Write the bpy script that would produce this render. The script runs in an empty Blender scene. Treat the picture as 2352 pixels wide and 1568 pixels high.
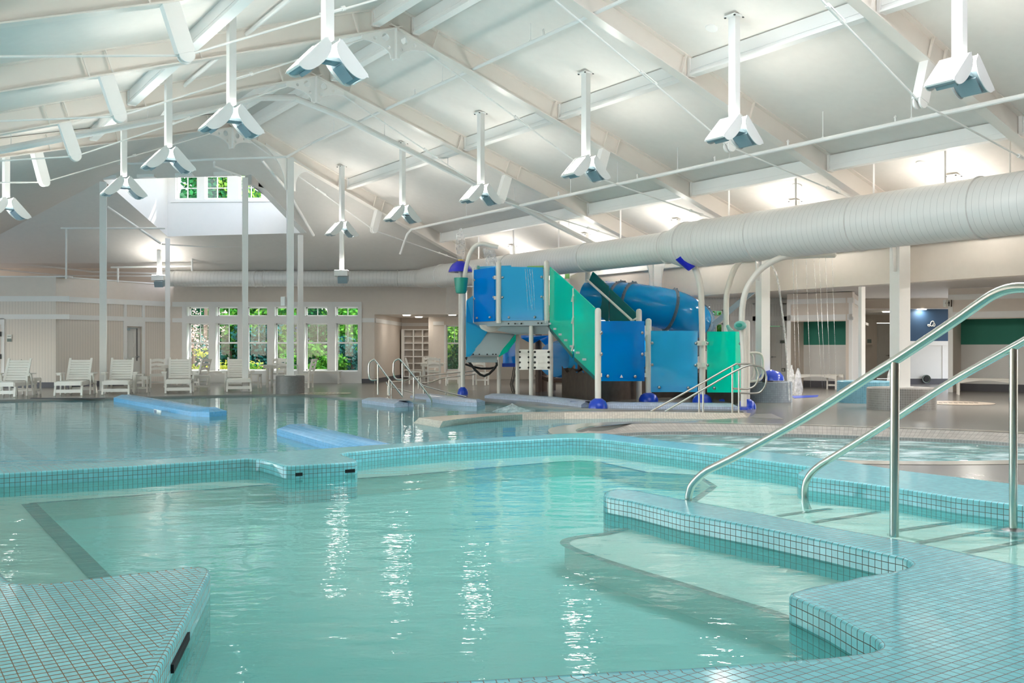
import bpy, bmesh, math, random
from mathutils import Vector, Matrix
from mathutils.geometry import tessellate_polygon
random.seed(7)
S = bpy.context.scene
COL = S.collection
# ---------------------------------------------------------------- camera, sky, sun, exposure
F, CX, HY, CH = 2200.0, 1176.0, 800.0, 1.3          # focal length in pixels, optical centre, horizon row, eye height
cam = bpy.data.objects.new('camera', bpy.data.cameras.new('camera')); COL.objects.link(cam)
cam.location = (0, 0, CH); cam.rotation_euler = (math.pi/2, 0, 0)
cam.data.sensor_width = 36; cam.data.lens = F/2352*36; cam.data.shift_y = (HY-784)/2352
cam.data.clip_end = 300; cam.data.clip_start = .05
S.camera = cam
W = bpy.data.worlds.new('sky'); S.world = W; W.use_nodes = True
wn = W.node_tree.nodes; wl = W.node_tree.links
sky = wn.new('ShaderNodeTexSky'); sky.sky_type = 'NISHITA'; sky.sun_disc = False
sky.sun_elevation = math.radians(48); sky.sun_rotation = math.radians(150)
hz = wn.new('ShaderNodeMix'); hz.data_type = 'RGBA'; hz.inputs[0].default_value = .62; hz.inputs[7].default_value = (2.1, 2.0, 1.88, 1)
wl.new(sky.outputs[0], hz.inputs[6]); wl.new(hz.outputs[2], wn['Background'].inputs[0]); wn['Background'].inputs[1].default_value = .55
sun = bpy.data.objects.new('sun', bpy.data.lights.new('sun', 'SUN')); COL.objects.link(sun)
sun.data.energy = 1.8; sun.data.angle = .01; sun.data.color = (1, .95, .86)
sun.rotation_euler = Vector((-.35, -.50, -.79)).to_track_quat('-Z', 'Y').to_euler()
S.view_settings.view_transform = 'Standard'; S.view_settings.look = 'None'
S.view_settings.exposure = 1.95; S.view_settings.gamma = 1; S.view_settings.use_curve_mapping = False
LAMP = 14.5                                          # radiance of the uplight panels
# ---------------------------------------------------------------- hall axes: u runs along the ridge, v across it
TH = math.atan(1486/2200); SN, CS = math.sin(TH), math.cos(TH)
VX = CX - F*math.tan(TH)
RV = 8.3                                             # ridge line at v = RV
def UV(u, v, z): return Vector((-u*SN+v*CS, u*CS+v*SN, z))
def uv_of(p): return (-p[0]*SN+p[1]*CS, p[0]*CS+p[1]*SN)
def zc(v): return CH+9.22-.333*v if v >= RV else CH+3.692+.333*v
def at(px, py, z): Y = F*(CH-z)/(py-HY); return Vector(((px-CX)*Y/F, Y, z))
def aty(px, py, Y): return Vector(((px-CX)*Y/F, Y, CH+(HY-py)*Y/F))
def atv(px, py, v): Y = v*F/((px-VX)*CS); return aty(px, py, Y)
def onplane(px, py, fn):                             # fn(X, Y) -> z, an affine plane
    dx, dz = (px-CX)/F, (HY-py)/F
    z0 = fn(0, 0); z1 = fn(dx, 1)
    Y = (z0-CH)/(dz-(z1-z0)); return aty(px, py, Y)
def rayline(px, A, B):                               # plan point on the line A-B seen at column px
    k = (px-CX)/F; dx, dy = B[0]-A[0], B[1]-A[1]
    t = (k*A[1]-A[0])/(dx-k*dy); return Vector((A[0]+dx*t, A[1]+dy*t, 0))
def atline(px, py, A, B):
    p = rayline(px, A, B); return aty(px, py, p.y)
# ---------------------------------------------------------------- materials
def lin(c): return tuple(((x/255)/12.92 if x/255 <= .04045 else ((x/255+.055)/1.055)**2.4) for x in c)
def newmat(name):
    m = bpy.data.materials.new(name); m.use_nodes = True; nt = m.node_tree
    return m, nt, nt.nodes['Principled BSDF']
def mix_rgb(nt, fac, a, b):
    n = nt.nodes.new('ShaderNodeMix'); n.data_type = 'RGBA'
    for sock, v in ((n.inputs[0], fac), (n.inputs[6], a), (n.inputs[7], b)):
        if hasattr(v, 'is_output'): nt.links.new(v, sock)
        else: sock.default_value = (*v, 1) if isinstance(v, tuple) and len(v) == 3 else v
    return n.outputs[2]
def math_n(nt, op, a, b=None):
    n = nt.nodes.new('ShaderNodeMath'); n.operation = op
    for i, v in enumerate((a, b)):
        if v is None: continue
        if hasattr(v, 'is_output'): nt.links.new(v, n.inputs[i])
        else: n.inputs[i].default_value = v
    return n.outputs[0]
def bump(nt, p, h, strength, dist=.01):
    b = nt.nodes.new('ShaderNodeBump'); b.inputs['Strength'].default_value = strength; b.inputs['Distance'].default_value = dist
    nt.links.new(h, b.inputs['Height']); nt.links.new(b.outputs[0], p.inputs['Normal']); return b
def noise(nt, scale, detail=3, coord='Object', rough=.55, vec=None):
    n = nt.nodes.new('ShaderNodeTexNoise'); n.inputs['Scale'].default_value = scale; n.inputs['Detail'].default_value = detail
    n.inputs['Roughness'].default_value = rough
    if vec is None:
        t = nt.nodes.new('ShaderNodeTexCoord'); vec = t.outputs[coord]
    nt.links.new(vec, n.inputs['Vector']); return n.outputs[0]
def paint(name, rgb, rough=.5, metal=0, var=.04, scale=6, coat=0, bmp=0):
    m, nt, p = newmat(name); c = lin(rgb)
    n = noise(nt, scale)
    nt.links.new(mix_rgb(nt, n, tuple(x*(1-var) for x in c), tuple(min(1, x*(1+var)) for x in c)), p.inputs['Base Color'])
    p.inputs['Roughness'].default_value = rough; p.inputs['Metallic'].default_value = metal
    p.inputs['Coat Weight'].default_value = coat; p.inputs['Coat Roughness'].default_value = .15
    if bmp: bump(nt, p, noise(nt, 60), bmp)
    return m
def line_mask(nt, s, pitch, wid):                    # 1 on the joints
    f = math_n(nt, 'FRACT', math_n(nt, 'DIVIDE', s, pitch))
    return math_n(nt, 'LESS_THAN', f, wid/pitch)
def tile(name, rgb, grout, pitch=.037, gw=.0035, rough=.18, var=.08, gw2=None, coat=0):
    m, nt, p = newmat(name)
    t = nt.nodes.new('ShaderNodeTexCoord'); sp = nt.nodes.new('ShaderNodeSeparateXYZ'); nt.links.new(t.outputs['UV'], sp.inputs[0])
    a = line_mask(nt, sp.outputs[0], pitch, gw2 or gw); b = line_mask(nt, sp.outputs[1], pitch, gw)
    g = math_n(nt, 'MAXIMUM', a, b)
    sn = nt.nodes.new('ShaderNodeVectorMath'); sn.operation = 'SNAP'; sn.inputs[1].default_value = (pitch, pitch, 1)
    nt.links.new(t.outputs['UV'], sn.inputs[0])
    wn_ = nt.nodes.new('ShaderNodeTexWhiteNoise'); wn_.noise_dimensions = '3D'; nt.links.new(sn.outputs[0], wn_.inputs['Vector'])
    c = lin(rgb)
    col = mix_rgb(nt, wn_.outputs[0], tuple(x*(1-var) for x in c), tuple(min(1, x*(1+var)) for x in c))
    nt.links.new(mix_rgb(nt, g, col, lin(grout)), p.inputs['Base Color'])
    nt.links.new(math_n(nt, 'ADD', math_n(nt, 'MULTIPLY', g, .5), rough), p.inputs['Roughness'])
    p.inputs['Coat Weight'].default_value = coat; p.inputs['Coat Roughness'].default_value = .12; p.inputs['Coat IOR'].default_value = 1.7
    bump(nt, p, math_n(nt, 'SUBTRACT', 1.0, g), .12, .003)
    return m
def plank(name, rgb, axis_pitch=.1, dark=.8):        # beadboard: fine vertical grooves along U
    m, nt, p = newmat(name)
    t = nt.nodes.new('ShaderNodeTexCoord'); sp = nt.nodes.new('ShaderNodeSeparateXYZ'); nt.links.new(t.outputs['UV'], sp.inputs[0])
    g = line_mask(nt, sp.outputs[0], axis_pitch, .012); c = lin(rgb)
    nt.links.new(mix_rgb(nt, g, c, tuple(x*dark for x in c)), p.inputs['Base Color']); p.inputs['Roughness'].default_value = .45
    bump(nt, p, math_n(nt, 'SUBTRACT', 1.0, g), .3, .004); return m
def acrylic(name, rgb, clear=.25, rough=.12, trans=.40):
    m, nt, p = newmat(name); c = lin(rgb)
    p.inputs['Base Color'].default_value = (*c, 1); p.inputs['Roughness'].default_value = rough
    tl = nt.nodes.new('ShaderNodeBsdfTranslucent'); tl.inputs[0].default_value = (*c, 1)
    tr = nt.nodes.new('ShaderNodeBsdfTransparent'); tr.inputs[0].default_value = (*[min(1, x**.8) for x in c], 1)
    a = nt.nodes.new('ShaderNodeMixShader'); a.inputs[0].default_value = trans
    b = nt.nodes.new('ShaderNodeMixShader'); b.inputs[0].default_value = clear
    nt.links.new(p.outputs[0], a.inputs[1]); nt.links.new(tl.outputs[0], a.inputs[2])
    nt.links.new(a.outputs[0], b.inputs[1]); nt.links.new(tr.outputs[0], b.inputs[2])
    nt.links.new(b.outputs[0], nt.nodes['Material Output'].inputs[0]); return m
def water(name, tint, amp, sx, sy, rot, foam=0, body=None, bodyf=0.0, fine=0.0):
    m, nt, p = newmat(name); nt.nodes.remove(p)
    t = nt.nodes.new('ShaderNodeTexCoord'); mp = nt.nodes.new('ShaderNodeMapping'); mp.inputs['Scale'].default_value = (sx, sy, 1); mp.inputs['Rotation'].default_value = (0, 0, rot)
    nt.links.new(t.outputs['Object'], mp.inputs[0])
    h = noise(nt, 1.0, 3, vec=mp.outputs[0], rough=.5)
    big = noise(nt, .35, 1, vec=mp.outputs[0])
    h = math_n(nt, 'ADD', h, math_n(nt, 'MULTIPLY', big, 1.2))
    if fine: h = math_n(nt, 'ADD', h, math_n(nt, 'MULTIPLY', noise(nt, 5.0, 2, vec=mp.outputs[0]), fine))
    b = nt.nodes.new('ShaderNodeBump'); b.inputs['Strength'].default_value = 1; b.inputs['Distance'].default_value = amp
    nt.links.new(h, b.inputs['Height'])
    fr = nt.nodes.new('ShaderNodeFresnel'); fr.inputs[0].default_value = 1.33; nt.links.new(b.outputs[0], fr.inputs[1])
    gl = nt.nodes.new('ShaderNodeBsdfGlossy'); gl.inputs['Roughness'].default_value = .015; nt.links.new(b.outputs[0], gl.inputs['Normal'])
    tr = nt.nodes.new('ShaderNodeBsdfTransparent'); tr.inputs[0].default_value = (*tint, 1)
    under = tr.outputs[0]
    if body:                                         # the scattering colour of the water itself
        d = nt.nodes.new('ShaderNodeBsdfDiffuse'); d.inputs[0].default_value = (*lin(body), 1)
        mx0 = nt.nodes.new('ShaderNodeMixShader'); mx0.inputs[0].default_value = bodyf
        nt.links.new(tr.outputs[0], mx0.inputs[1]); nt.links.new(d.outputs[0], mx0.inputs[2]); under = mx0.outputs[0]
    mx = nt.nodes.new('ShaderNodeMixShader'); nt.links.new(fr.outputs[0], mx.inputs[0]); nt.links.new(under, mx.inputs[1]); nt.links.new(gl.outputs[0], mx.inputs[2]); fin = mx.outputs[0]
    if foam:                                         # bubbles floating on the surface
        w = nt.nodes.new('ShaderNodeBsdfDiffuse'); w.inputs[0].default_value = (.82, .93, .92, 1)
        n = noise(nt, .55, 5, vec=mp.outputs[0], rough=.62)
        cr = nt.nodes.new('ShaderNodeMapRange'); cr.inputs[1].default_value = .46; cr.inputs[2].default_value = .70; cr.inputs[4].default_value = foam
        nt.links.new(n, cr.inputs[0]); mf = nt.nodes.new('ShaderNodeMixShader')
        nt.links.new(cr.outputs[0], mf.inputs[0]); nt.links.new(fin, mf.inputs[1]); nt.links.new(w.outputs[0], mf.inputs[2]); fin = mf.outputs[0]
    nt.links.new(fin, nt.nodes['Material Output'].inputs[0]); return m
def glow(name, rgb, s):
    m, nt, p = newmat(name); nt.nodes.remove(p)
    e = nt.nodes.new('ShaderNodeEmission'); e.inputs[0].default_value = (*rgb, 1); e.inputs[1].default_value = s
    nt.links.new(e.outputs[0], nt.nodes['Material Output'].inputs[0]); return m
def spray(name, alpha, rgb=(.95, .97, .98)):
    m, nt, p = newmat(name); p.inputs['Base Color'].default_value = (*rgb, 1); p.inputs['Roughness'].default_value = .25
    n = noise(nt, 9, 3); mr = nt.nodes.new('ShaderNodeMapRange'); mr.inputs[1].default_value = .3; mr.inputs[2].default_value = .75; mr.inputs[3].default_value = alpha*.3; mr.inputs[4].default_value = alpha*1.3
    nt.links.new(n, mr.inputs[0])
    tl = nt.nodes.new('ShaderNodeBsdfTranslucent'); tl.inputs[0].default_value = (1, 1, 1, 1); ad = nt.nodes.new('ShaderNodeMixShader'); ad.inputs[0].default_value = .5
    nt.links.new(p.outputs[0], ad.inputs[1]); nt.links.new(tl.outputs[0], ad.inputs[2]); tr = nt.nodes.new('ShaderNodeBsdfTransparent'); x = nt.nodes.new('ShaderNodeMixShader')
    nt.links.new(mr.outputs[0], x.inputs[0]); nt.links.new(tr.outputs[0], x.inputs[1]); nt.links.new(ad.outputs[0], x.inputs[2]); nt.links.new(x.outputs[0], nt.nodes['Material Output'].inputs[0]); return m
def pane_mat():
    m, nt, p = newmat('window_glass'); nt.nodes.remove(p)
    g = nt.nodes.new('ShaderNodeBsdfGlossy'); g.inputs['Roughness'].default_value = .02
    t = nt.nodes.new('ShaderNodeBsdfTransparent'); t.inputs[0].default_value = (.97, .99, .98, 1)
    x = nt.nodes.new('ShaderNodeMixShader'); x.inputs[0].default_value = .02
    nt.links.new(t.outputs[0], x.inputs[1]); nt.links.new(g.outputs[0], x.inputs[2]); nt.links.new(x.outputs[0], nt.nodes['Material Output'].inputs[0]); return m
def frosted():
    m, nt, p = newmat('frosted_fill_panel'); nt.nodes.remove(p)
    t = nt.nodes.new('ShaderNodeBsdfTranslucent'); t.inputs[0].default_value = (.72, .73, .72, 1)
    nt.links.new(t.outputs[0], nt.nodes['Material Output'].inputs[0]); return m
def leafmat(name, a, b):
    m, nt, p = newmat(name)
    oi = nt.nodes.new('ShaderNodeNewGeometry')
    col = mix_rgb(nt, oi.outputs['Random Per Island'], lin(a), lin(b)); nt.links.new(col, p.inputs['Base Color']); p.inputs['Roughness'].default_value = .7; p.inputs['Specular IOR Level'].default_value = .08
    tl = nt.nodes.new('ShaderNodeBsdfTranslucent'); nt.links.new(col, tl.inputs[0]); x = nt.nodes.new('ShaderNodeMixShader'); x.inputs[0].default_value = .22
    nt.links.new(p.outputs[0], x.inputs[1]); nt.links.new(tl.outputs[0], x.inputs[2]); nt.links.new(x.outputs[0], nt.nodes['Material Output'].inputs[0]); return m
M = dict(
 ceiling=paint('ceiling_white', (233, 228, 222), .6), beam=paint('cream_steel_paint', (236, 229, 221), .33, var=.02),
 white=paint('white_trim_paint', (240, 239, 236), .4, var=.02), wall=paint('beige_wall_paint', (230, 219, 208), .55),
 wall2=paint('warm_wall_paint', (222, 210, 198), .6), bead=plank('beige_beadboard', (230, 220, 209)), wbead=plank('white_beadboard', (236, 235, 232)),
 base=paint('dark_grey_baseboard', (92, 92, 98), .5), deck=paint('grey_wet_deck', (134, 130, 125), .22, var=.10, scale=1.2),
 deck2=paint('beige_wet_deck', (186, 178, 164), .2, var=.10, scale=.8),
 tile=tile('aqua_pool_tile', (128, 208, 216), (92, 98, 92), rough=.13), tile2=tile('aqua_deck_tile_brown_grout', (132, 210, 216), (128, 108, 84), gw=.003, gw2=.0075, rough=.13),
 tilep=tile('lilac_grey_tile', (200, 210, 230), (160, 168, 184), .05, .006), tilet=tile('tan_tile', (226, 212, 196), (176, 158, 140), .05, .005),
 tileg=tile('grey_mosaic', (142, 138, 134), (176, 174, 170), .05, .006, rough=.3), tilegb=tile('blue_grey_mosaic', (150, 160, 172), (122, 130, 140), .05, .006),
 tileb=tile('pale_blue_mosaic', (112, 168, 190), (138, 182, 196), .05, .005), tiled=tile('dark_grey_mosaic', (124, 120, 118), (106, 104, 102), .045, .004, rough=.35),
 tiles=tile('tub_surround_tile', (190, 180, 170), (150, 140, 132), .07, .006), bar=tile('sky_blue_bar_tile', (104, 176, 222), (112, 182, 224), .05, .003),
 stripe=tile('brown_nosing_tile', (88, 64, 56), (150, 138, 126), .11, .006), lane=paint('grey_lane_tile', (108, 112, 108), .5),
 steel=paint('brushed_stainless', (206, 202, 194), .2, 1, var=.05, scale=30), plas=paint('white_plastic_lumber', (240, 236, 228), .42, var=.02),
 powder=paint('ivory_powder_coat', (240, 234, 224), .3, var=.01, coat=.3), duct=None,
 housing=paint('blue_grey_metal', (150, 168, 176), .4, .2), black=paint('black_rubber', (40, 40, 40), .5), dark=paint('dark_slot', (18, 24, 26), .8),
 brown=paint('dark_brown', (84, 72, 64), .8, var=.5, scale=5, bmp=.6), trunkb=paint('brown_steel', (104, 82, 70), .5, var=.15),
 blueA=acrylic('cobalt_panel', (0, 178, 255), .22), blueB=acrylic('sky_panel', (84, 216, 255), .25), teal=acrylic('emerald_panel', (0, 244, 218), .22),
 tealD=acrylic('deep_teal_panel', (0, 150, 150), .25, trans=.4), tube=acrylic('tube_blue', (0, 170, 232), .10, .15, .35), tubeE=paint('slate_tube_end', (86, 108, 124), .3),
 blueBase=paint('royal_blue_plastic', (16, 70, 205), .3, coat=.4), navy=paint('ultramarine_plastic', (22, 40, 214), .25, coat=.5), green=paint('jade_plastic', (40, 168, 146), .3, coat=.3),
 lime=paint('lime_plastic', (150, 200, 120), .35), aqua=paint('seafoam_plastic', (118, 196, 184), .3, coat=.3), yellow=paint('yellow_plastic', (232, 190, 60), .4),
 greyp=paint('grey_slide_plate', (170, 182, 184), .4), greenwall=paint('green_wall_paint', (44, 136, 116), .6), bluewall=paint('slate_blue_wall_paint', (46, 76, 106), .6),
 doorw=paint('white_door_paint', (222, 220, 214), .4), glass=pane_mat(), frosted=frosted(), lamp=glow('lamp_panel_glow', (1, .955, .885), LAMP), flood=glow('floodlight_glow', (1, .96, .9), 26), spot=glow('downlight_glow', (1, .93, .8), 6),
 spray=spray('water_spray', .30), jet=spray('water_stream', .38), mist=spray('water_mist', .05), foamw=spray('white_foam', .7),
 basin=paint('pale_aqua_plaster', (172, 232, 224), .6, var=.05, scale=1), bench=paint('ivory_plaster', (226, 240, 228), .6, var=.03), farbasin=paint('aqua_plaster', (150, 214, 222), .6, var=.05, scale=.6),
 tubfloor=paint('hot_tub_plaster', (170, 214, 208), .6), soil=paint('garden_soil', (96, 76, 56), .9, var=.3), hedge=paint('hedge_green', (34, 84, 44), .9, var=.7, scale=9, bmp=1.0), lawn=paint('garden_lawn', (92, 150, 60), .9, var=.3, scale=14), bark=paint('bark', (120, 100, 84), .8, var=.2),
 brass=paint('satin_nickel', (170, 170, 170), .3, 1), sign=paint('sign_white', (236, 236, 230), .4), signg=paint('sign_grey', (120, 132, 126), .5), ink=paint('sign_ink', (30, 34, 36), .6), deepblue=paint('blue_letter', (40, 90, 150), .5),
 leafA=leafmat('dark_green_leaves', (14, 66, 36), (52, 132, 70)), leafB=leafmat('fresh_green_leaves', (40, 118, 36), (118, 182, 66)), leafC=leafmat('yellow_green_leaves', (150, 180, 60), (236, 224, 110)),
 leafD=leafmat('blue_green_leaves', (20, 76, 74), (60, 132, 124)), leafP=leafmat('pale_pink_blossom', (206, 178, 168), (240, 222, 212)), leafY=leafmat('bright_lime_leaves', (96, 164, 48), (178, 214, 96)), leafV=leafmat('violet_blue_leaves', (70, 80, 150), (120, 130, 190)),
)
def duct_mat():
    m, nt, p = newmat('white_spiral_duct'); t = nt.nodes.new('ShaderNodeTexCoord'); sp = nt.nodes.new('ShaderNodeSeparateXYZ'); nt.links.new(t.outputs['UV'], sp.inputs[0])
    s = math_n(nt, 'ADD', sp.outputs[1], math_n(nt, 'MULTIPLY', sp.outputs[0], .035))
    g = line_mask(nt, s, .13, .006); nt.links.new(mix_rgb(nt, g, lin((232, 230, 226)), lin((196, 194, 190))), p.inputs['Base Color'])
    p.inputs['Roughness'].default_value = .28; bump(nt, p, g, .5, .006); return m
M['duct'] = duct_mat()
WSPA = water('spa_water', (.87, .985, .97), .0065, 3.2, 6.5, -.25, body=(128, 230, 222), bodyf=.26, fine=.07)
WPOOL = water('lap_pool_water', (.80, .96, .97), .0055, 1.6, 4.5, 0, body=(140, 224, 236), bodyf=.62, fine=.05)
WTUB = water('hot_tub_water', (.75, .95, .92), .030, 2.2, 4.0, .2, foam=.9, body=(130, 218, 214), bodyf=.5, fine=.25)
# ---------------------------------------------------------------- mesh helpers
Z = Vector((0, 0, 1))
class MB:
    def __init__(s): s.v, s.f, s.uv = [], [], []
    def face(s, pts, uv=None):
        n = len(s.v); s.v += [Vector(p) for p in pts]; s.f.append(list(range(n, n+len(pts)))); s.uv.append(uv); return s
    def idx(s, verts, faces, uvs=None):
        n = len(s.v); s.v += [Vector(p) for p in verts]
        for i, q in enumerate(faces): s.f.append([n+k for k in q]); s.uv.append(uvs[i] if uvs else None)
        return s
    def box(s, c, sx, sy, sz, mat=None):
        c = Vector(c); P = [Vector((x*sx/2, y*sy/2, z*sz/2)) for z in (-1, 1) for y in (-1, 1) for x in (-1, 1)]
        if mat: P = [mat @ p for p in P]
        return s.idx([c+p for p in P], [(0, 2, 3, 1), (4, 5, 7, 6), (0, 1, 5, 4), (2, 6, 7, 3), (0, 4, 6, 2), (1, 3, 7, 5)])
    def bar(s, a, b, w, h, up=Z, off=0):             # rectangular bar from a to b, h along up
        a, b = Vector(a), Vector(b); d = (b-a).normalized(); x = d.cross(up)
        x = x.normalized() if x.length > 1e-5 else Vector((1, 0, 0)); y = x.cross(d).normalized()
        P = []
        for p in (a, b):
            for i, j in ((-1, -1), (1, -1), (1, 1), (-1, 1)): P.append(p+x*(i*w/2)+y*(j*h/2+off))
        return s.idx(P, [(3, 2, 1, 0), (4, 5, 6, 7), (0, 1, 5, 4), (1, 2, 6, 5), (2, 3, 7, 6), (3, 0, 4, 7)])
    def tube(s, pts, r, n=10, cap=True):
        pts = [Vector(p) for p in pts]; N = len(pts); R = r if isinstance(r, (list, tuple)) else [r]*N
        t = [(pts[min(i+1, N-1)]-pts[max(i-1, 0)]).normalized() for i in range(N)]
        x = t[0].orthogonal().normalized(); V, L, acc = [], [], 0
        for i in range(N):
            x = (x-t[i]*x.dot(t[i])).normalized(); y = t[i].cross(x)
            if i: acc += (pts[i]-pts[i-1]).length
            L.append(acc)
            for k in range(n):
                a = 2*math.pi*k/n; V.append(pts[i]+(x*math.cos(a)+y*math.sin(a))*R[i])
        Fc, U = [], []
        for i in range(N-1):
            for k in range(n):
                k2 = (k+1) % n; Fc.append((i*n+k, i*n+k2, (i+1)*n+k2, (i+1)*n+k))
                U.append(((k/n, L[i]), ((k+1)/n, L[i]), ((k+1)/n, L[i+1]), (k/n, L[i+1])))
        if cap:
            Fc.append(tuple(range(n-1, -1, -1))); U.append(None); Fc.append(tuple((N-1)*n+k for k in range(n))); U.append(None)
        return s.idx(V, Fc, U)
    def lathe(s, prof, c=(0, 0, 0), n=20, a0=0, a1=2*math.pi, mat=None):
        c = Vector(c); full = abs(a1-a0-2*math.pi) < 1e-4; K = n if full else n+1; V, Fc, U = [], [], []
        L = [0]
        for i in range(1, len(prof)): L.append(L[-1]+math.dist(prof[i], prof[i-1]))
        rm = max(p[0] for p in prof)
        for r, z in prof:
            for k in range(K):
                a = a0+(a1-a0)*k/n; p = Vector((r*math.cos(a), r*math.sin(a), z)); V.append(c+(mat @ p if mat else p))
        for i in range(len(prof)-1):
            for k in range(n):
                k2 = (k+1) % K; Fc.append((i*K+k, i*K+k2, (i+1)*K+k2, (i+1)*K+k)); q = rm*(a1-a0)/n
                U.append(((k*q, L[i]), ((k+1)*q, L[i]), ((k+1)*q, L[i+1]), (k*q, L[i+1])))
        if full:
            if prof[0][0] > 1e-6: Fc.append(tuple(range(K-1, -1, -1))); U.append([(V[j].x, V[j].y) for j in range(K-1, -1, -1)])
            if prof[-1][0] > 1e-6: b = (len(prof)-1)*K; Fc.append(tuple(b+k for k in range(K))); U.append([(V[b+k].x, V[b+k].y) for k in range(K)])
        return s.idx(V, Fc, U)
    def ball(s, c, r, n=10, sc=(1, 1, 1)):
        m = Matrix.Diagonal((*sc, 1)).to_3x3()
        return s.lathe([(max(1e-7, r*math.sin(math.pi*i/n)), -r*math.cos(math.pi*i/n)) for i in range(n+1)], c, 2*n, mat=m)
    def plate(s, pts, th, nrm=None, holes=()):       # flat polygon given thickness; holes allowed
        pts = [Vector(p) for p in pts]
        if nrm is None:
            nrm = Vector((0, 0, 0))
            for i in range(len(pts)): nrm += (pts[i]-pts[0]).cross(pts[(i+1) % len(pts)]-pts[0])
        nrm = nrm.normalized()*th/2; loops = [pts]+[[Vector(p) for p in h] for h in holes]
        flat = [p for l in loops for p in l]; tri = tessellate_polygon(loops); n = len(flat)
        V = [p+nrm for p in flat]+[p-nrm for p in flat]
        Fc = [tuple(t) for t in tri]+[tuple(n+k for k in reversed(t)) for t in tri]; o = 0
        for l in loops:
            m = len(l)
            for i in range(m): a, b = o+i, o+(i+1) % m; Fc.append((a, b, n+b, n+a))
            o += m
        return s.idx(V, Fc)
    def prism(s, poly, z0, z1, nose=0.0, holes=(), lip=.037, bottom=False):   # plan polygon, tile UVs, rounded top edge
        poly = [Vector((p[0], p[1], 0)) for p in poly]
        ar = sum(poly[i].x*poly[(i+1) % len(poly)].y-poly[(i+1) % len(poly)].x*poly[i].y for i in range(len(poly)))
        if ar < 0: poly.reverse()
        n = len(poly); nm = []
        for i in range(n):
            a, b, c = poly[i-1], poly[i], poly[(i+1) % n]; d1, d2 = (b-a).normalized(), (c-b).normalized()
            n1, n2 = Vector((-d1.y, d1.x, 0)), Vector((-d2.y, d2.x, 0)); m = n1+n2
            nm.append(m/max(.3, m.length_squared/2) if m.length > .1 else n1)
        acc = [0]
        for i in range(n): acc.append(acc[-1]+(poly[(i+1) % n]-poly[i]).length)
        rings = [(0, z0, z1-z0), (0, z1, 0)] if not nose else [(0, z0, z1-z0), (0, z1-nose, nose), (nose*.3, z1-nose*.3, nose*.3), (nose, z1, -.0), (lip, z1, -lip+nose)]
        V, Fc, U = [], [], []
        for ins, z, w in rings: V += [poly[i]+nm[i]*ins+Vector((0, 0, z)) for i in range(n)]
        for k in range(len(rings)-1):
            for i in range(n):
                j = (i+1) % n; Fc.append((k*n+i, k*n+j, (k+1)*n+j, (k+1)*n+i)); wa, wb = -rings[k][2]+.037, -rings[k+1][2]+.037
                if k >= 3: wa, wb = .0375, .0735
                U.append(((acc[i], wa), (acc[i+1], wa), (acc[i+1], wb), (acc[i], wb)))
        top = [V[(len(rings)-1)*n+i] for i in range(n)]; hl = [[Vector((h[0], h[1], z1)) for h in ho] for ho in holes]
        b = (len(rings)-1)*n; flat = top+[p for h in hl for p in h]
        base = len(V); V += flat
        for t in tessellate_polygon([top]+hl):
            q = [flat[k] for k in t]
            if (q[1]-q[0]).cross(q[2]-q[0]).z < 0: t = tuple(reversed(t))
            Fc.append(tuple(base+k for k in t)); U.append([uv_of(flat[k]) for k in t])
        o = base+n
        for h in hl:
            m = len(h); lo = len(V); V += [Vector((p.x, p.y, z0)) for p in h]
            for i in range(m): j = (i+1) % m; Fc.append((o+i, o+j, lo+j, lo+i)); U.append(((0, 0), (.1, 0), (.1, .1), (0, .1)))
            o += m
        return s.idx(V, Fc, U)
    def build(s, name, mat, parent=None, smooth=35, merge=True):
        me = bpy.data.meshes.new(name); o = bpy.data.objects.new(name, me); COL.objects.link(o)
        org = Vector((0, 0, 0)); p = parent
        if p is None:
            lo = Vector([min(v[i] for v in s.v) for i in range(3)]); hi = Vector([max(v[i] for v in s.v) for i in range(3)])
            org = Vector(((lo.x+hi.x)/2, (lo.y+hi.y)/2, lo.z)); o.location = org
        while p is not None: org = org+p.location; p = p.parent
        me.from_pydata([v-org for v in s.v], [], s.f)
        ul = me.uv_layers.new(name='UVMap').data; k = 0
        for fi, poly in enumerate(me.polygons):
            u = s.uv[fi]
            for j in range(poly.loop_total):
                if u is not None: ul[k].uv = u[j]
                else: w = s.v[s.f[fi][j]]; ul[k].uv = (w.x+w.y, w.z)
                k += 1
        if merge:
            bm = bmesh.new(); bm.from_mesh(me); bmesh.ops.remove_doubles(bm, verts=bm.verts, dist=1e-5); bmesh.ops.recalc_face_normals(bm, faces=bm.faces); bm.to_mesh(me); bm.free()
        me.materials.append(mat if not isinstance(mat, str) else M[mat])
        if smooth:
            me.polygons.foreach_set('use_smooth', [True]*len(me.polygons)); me.set_sharp_from_angle(angle=math.radians(smooth))
        if parent is not None: o.parent = parent
        return o
def tag(o, label=None, cat=None, group=None, kind=None):
    for k, v in (('label', label), ('category', cat), ('group', group), ('kind', kind)):
        if v: o[k] = v
    return o
def thing(name, label, cat, loc=(0, 0, 0), group=None, kind=None):
    o = bpy.data.objects.new(name, None); COL.objects.link(o); o.location = loc; o.empty_display_size = .1
    return tag(o, label, cat, group, kind)
CH_ = {}
def kids(o): return [c for c in COL.objects if c.parent == o]
def dup(o, loc, rz, label, group=None):              # copy of a thing with its parts and sub-parts
    def cp(x, par):
        c = x.copy(); COL.objects.link(c)
        if par is not None: c.parent = par
        for ch in CH_.setdefault(x.name, kids(x)): cp(ch, c)
        return c
    r = cp(o, None); r.location = loc; r.rotation_euler = (0, 0, rz); r['label'] = label
    if group: r['group'] = group
    return r
def arc(c, r, a0, a1, n, fn): return [fn(c, r, a0+(a1-a0)*i/n) for i in range(n+1)]
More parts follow.
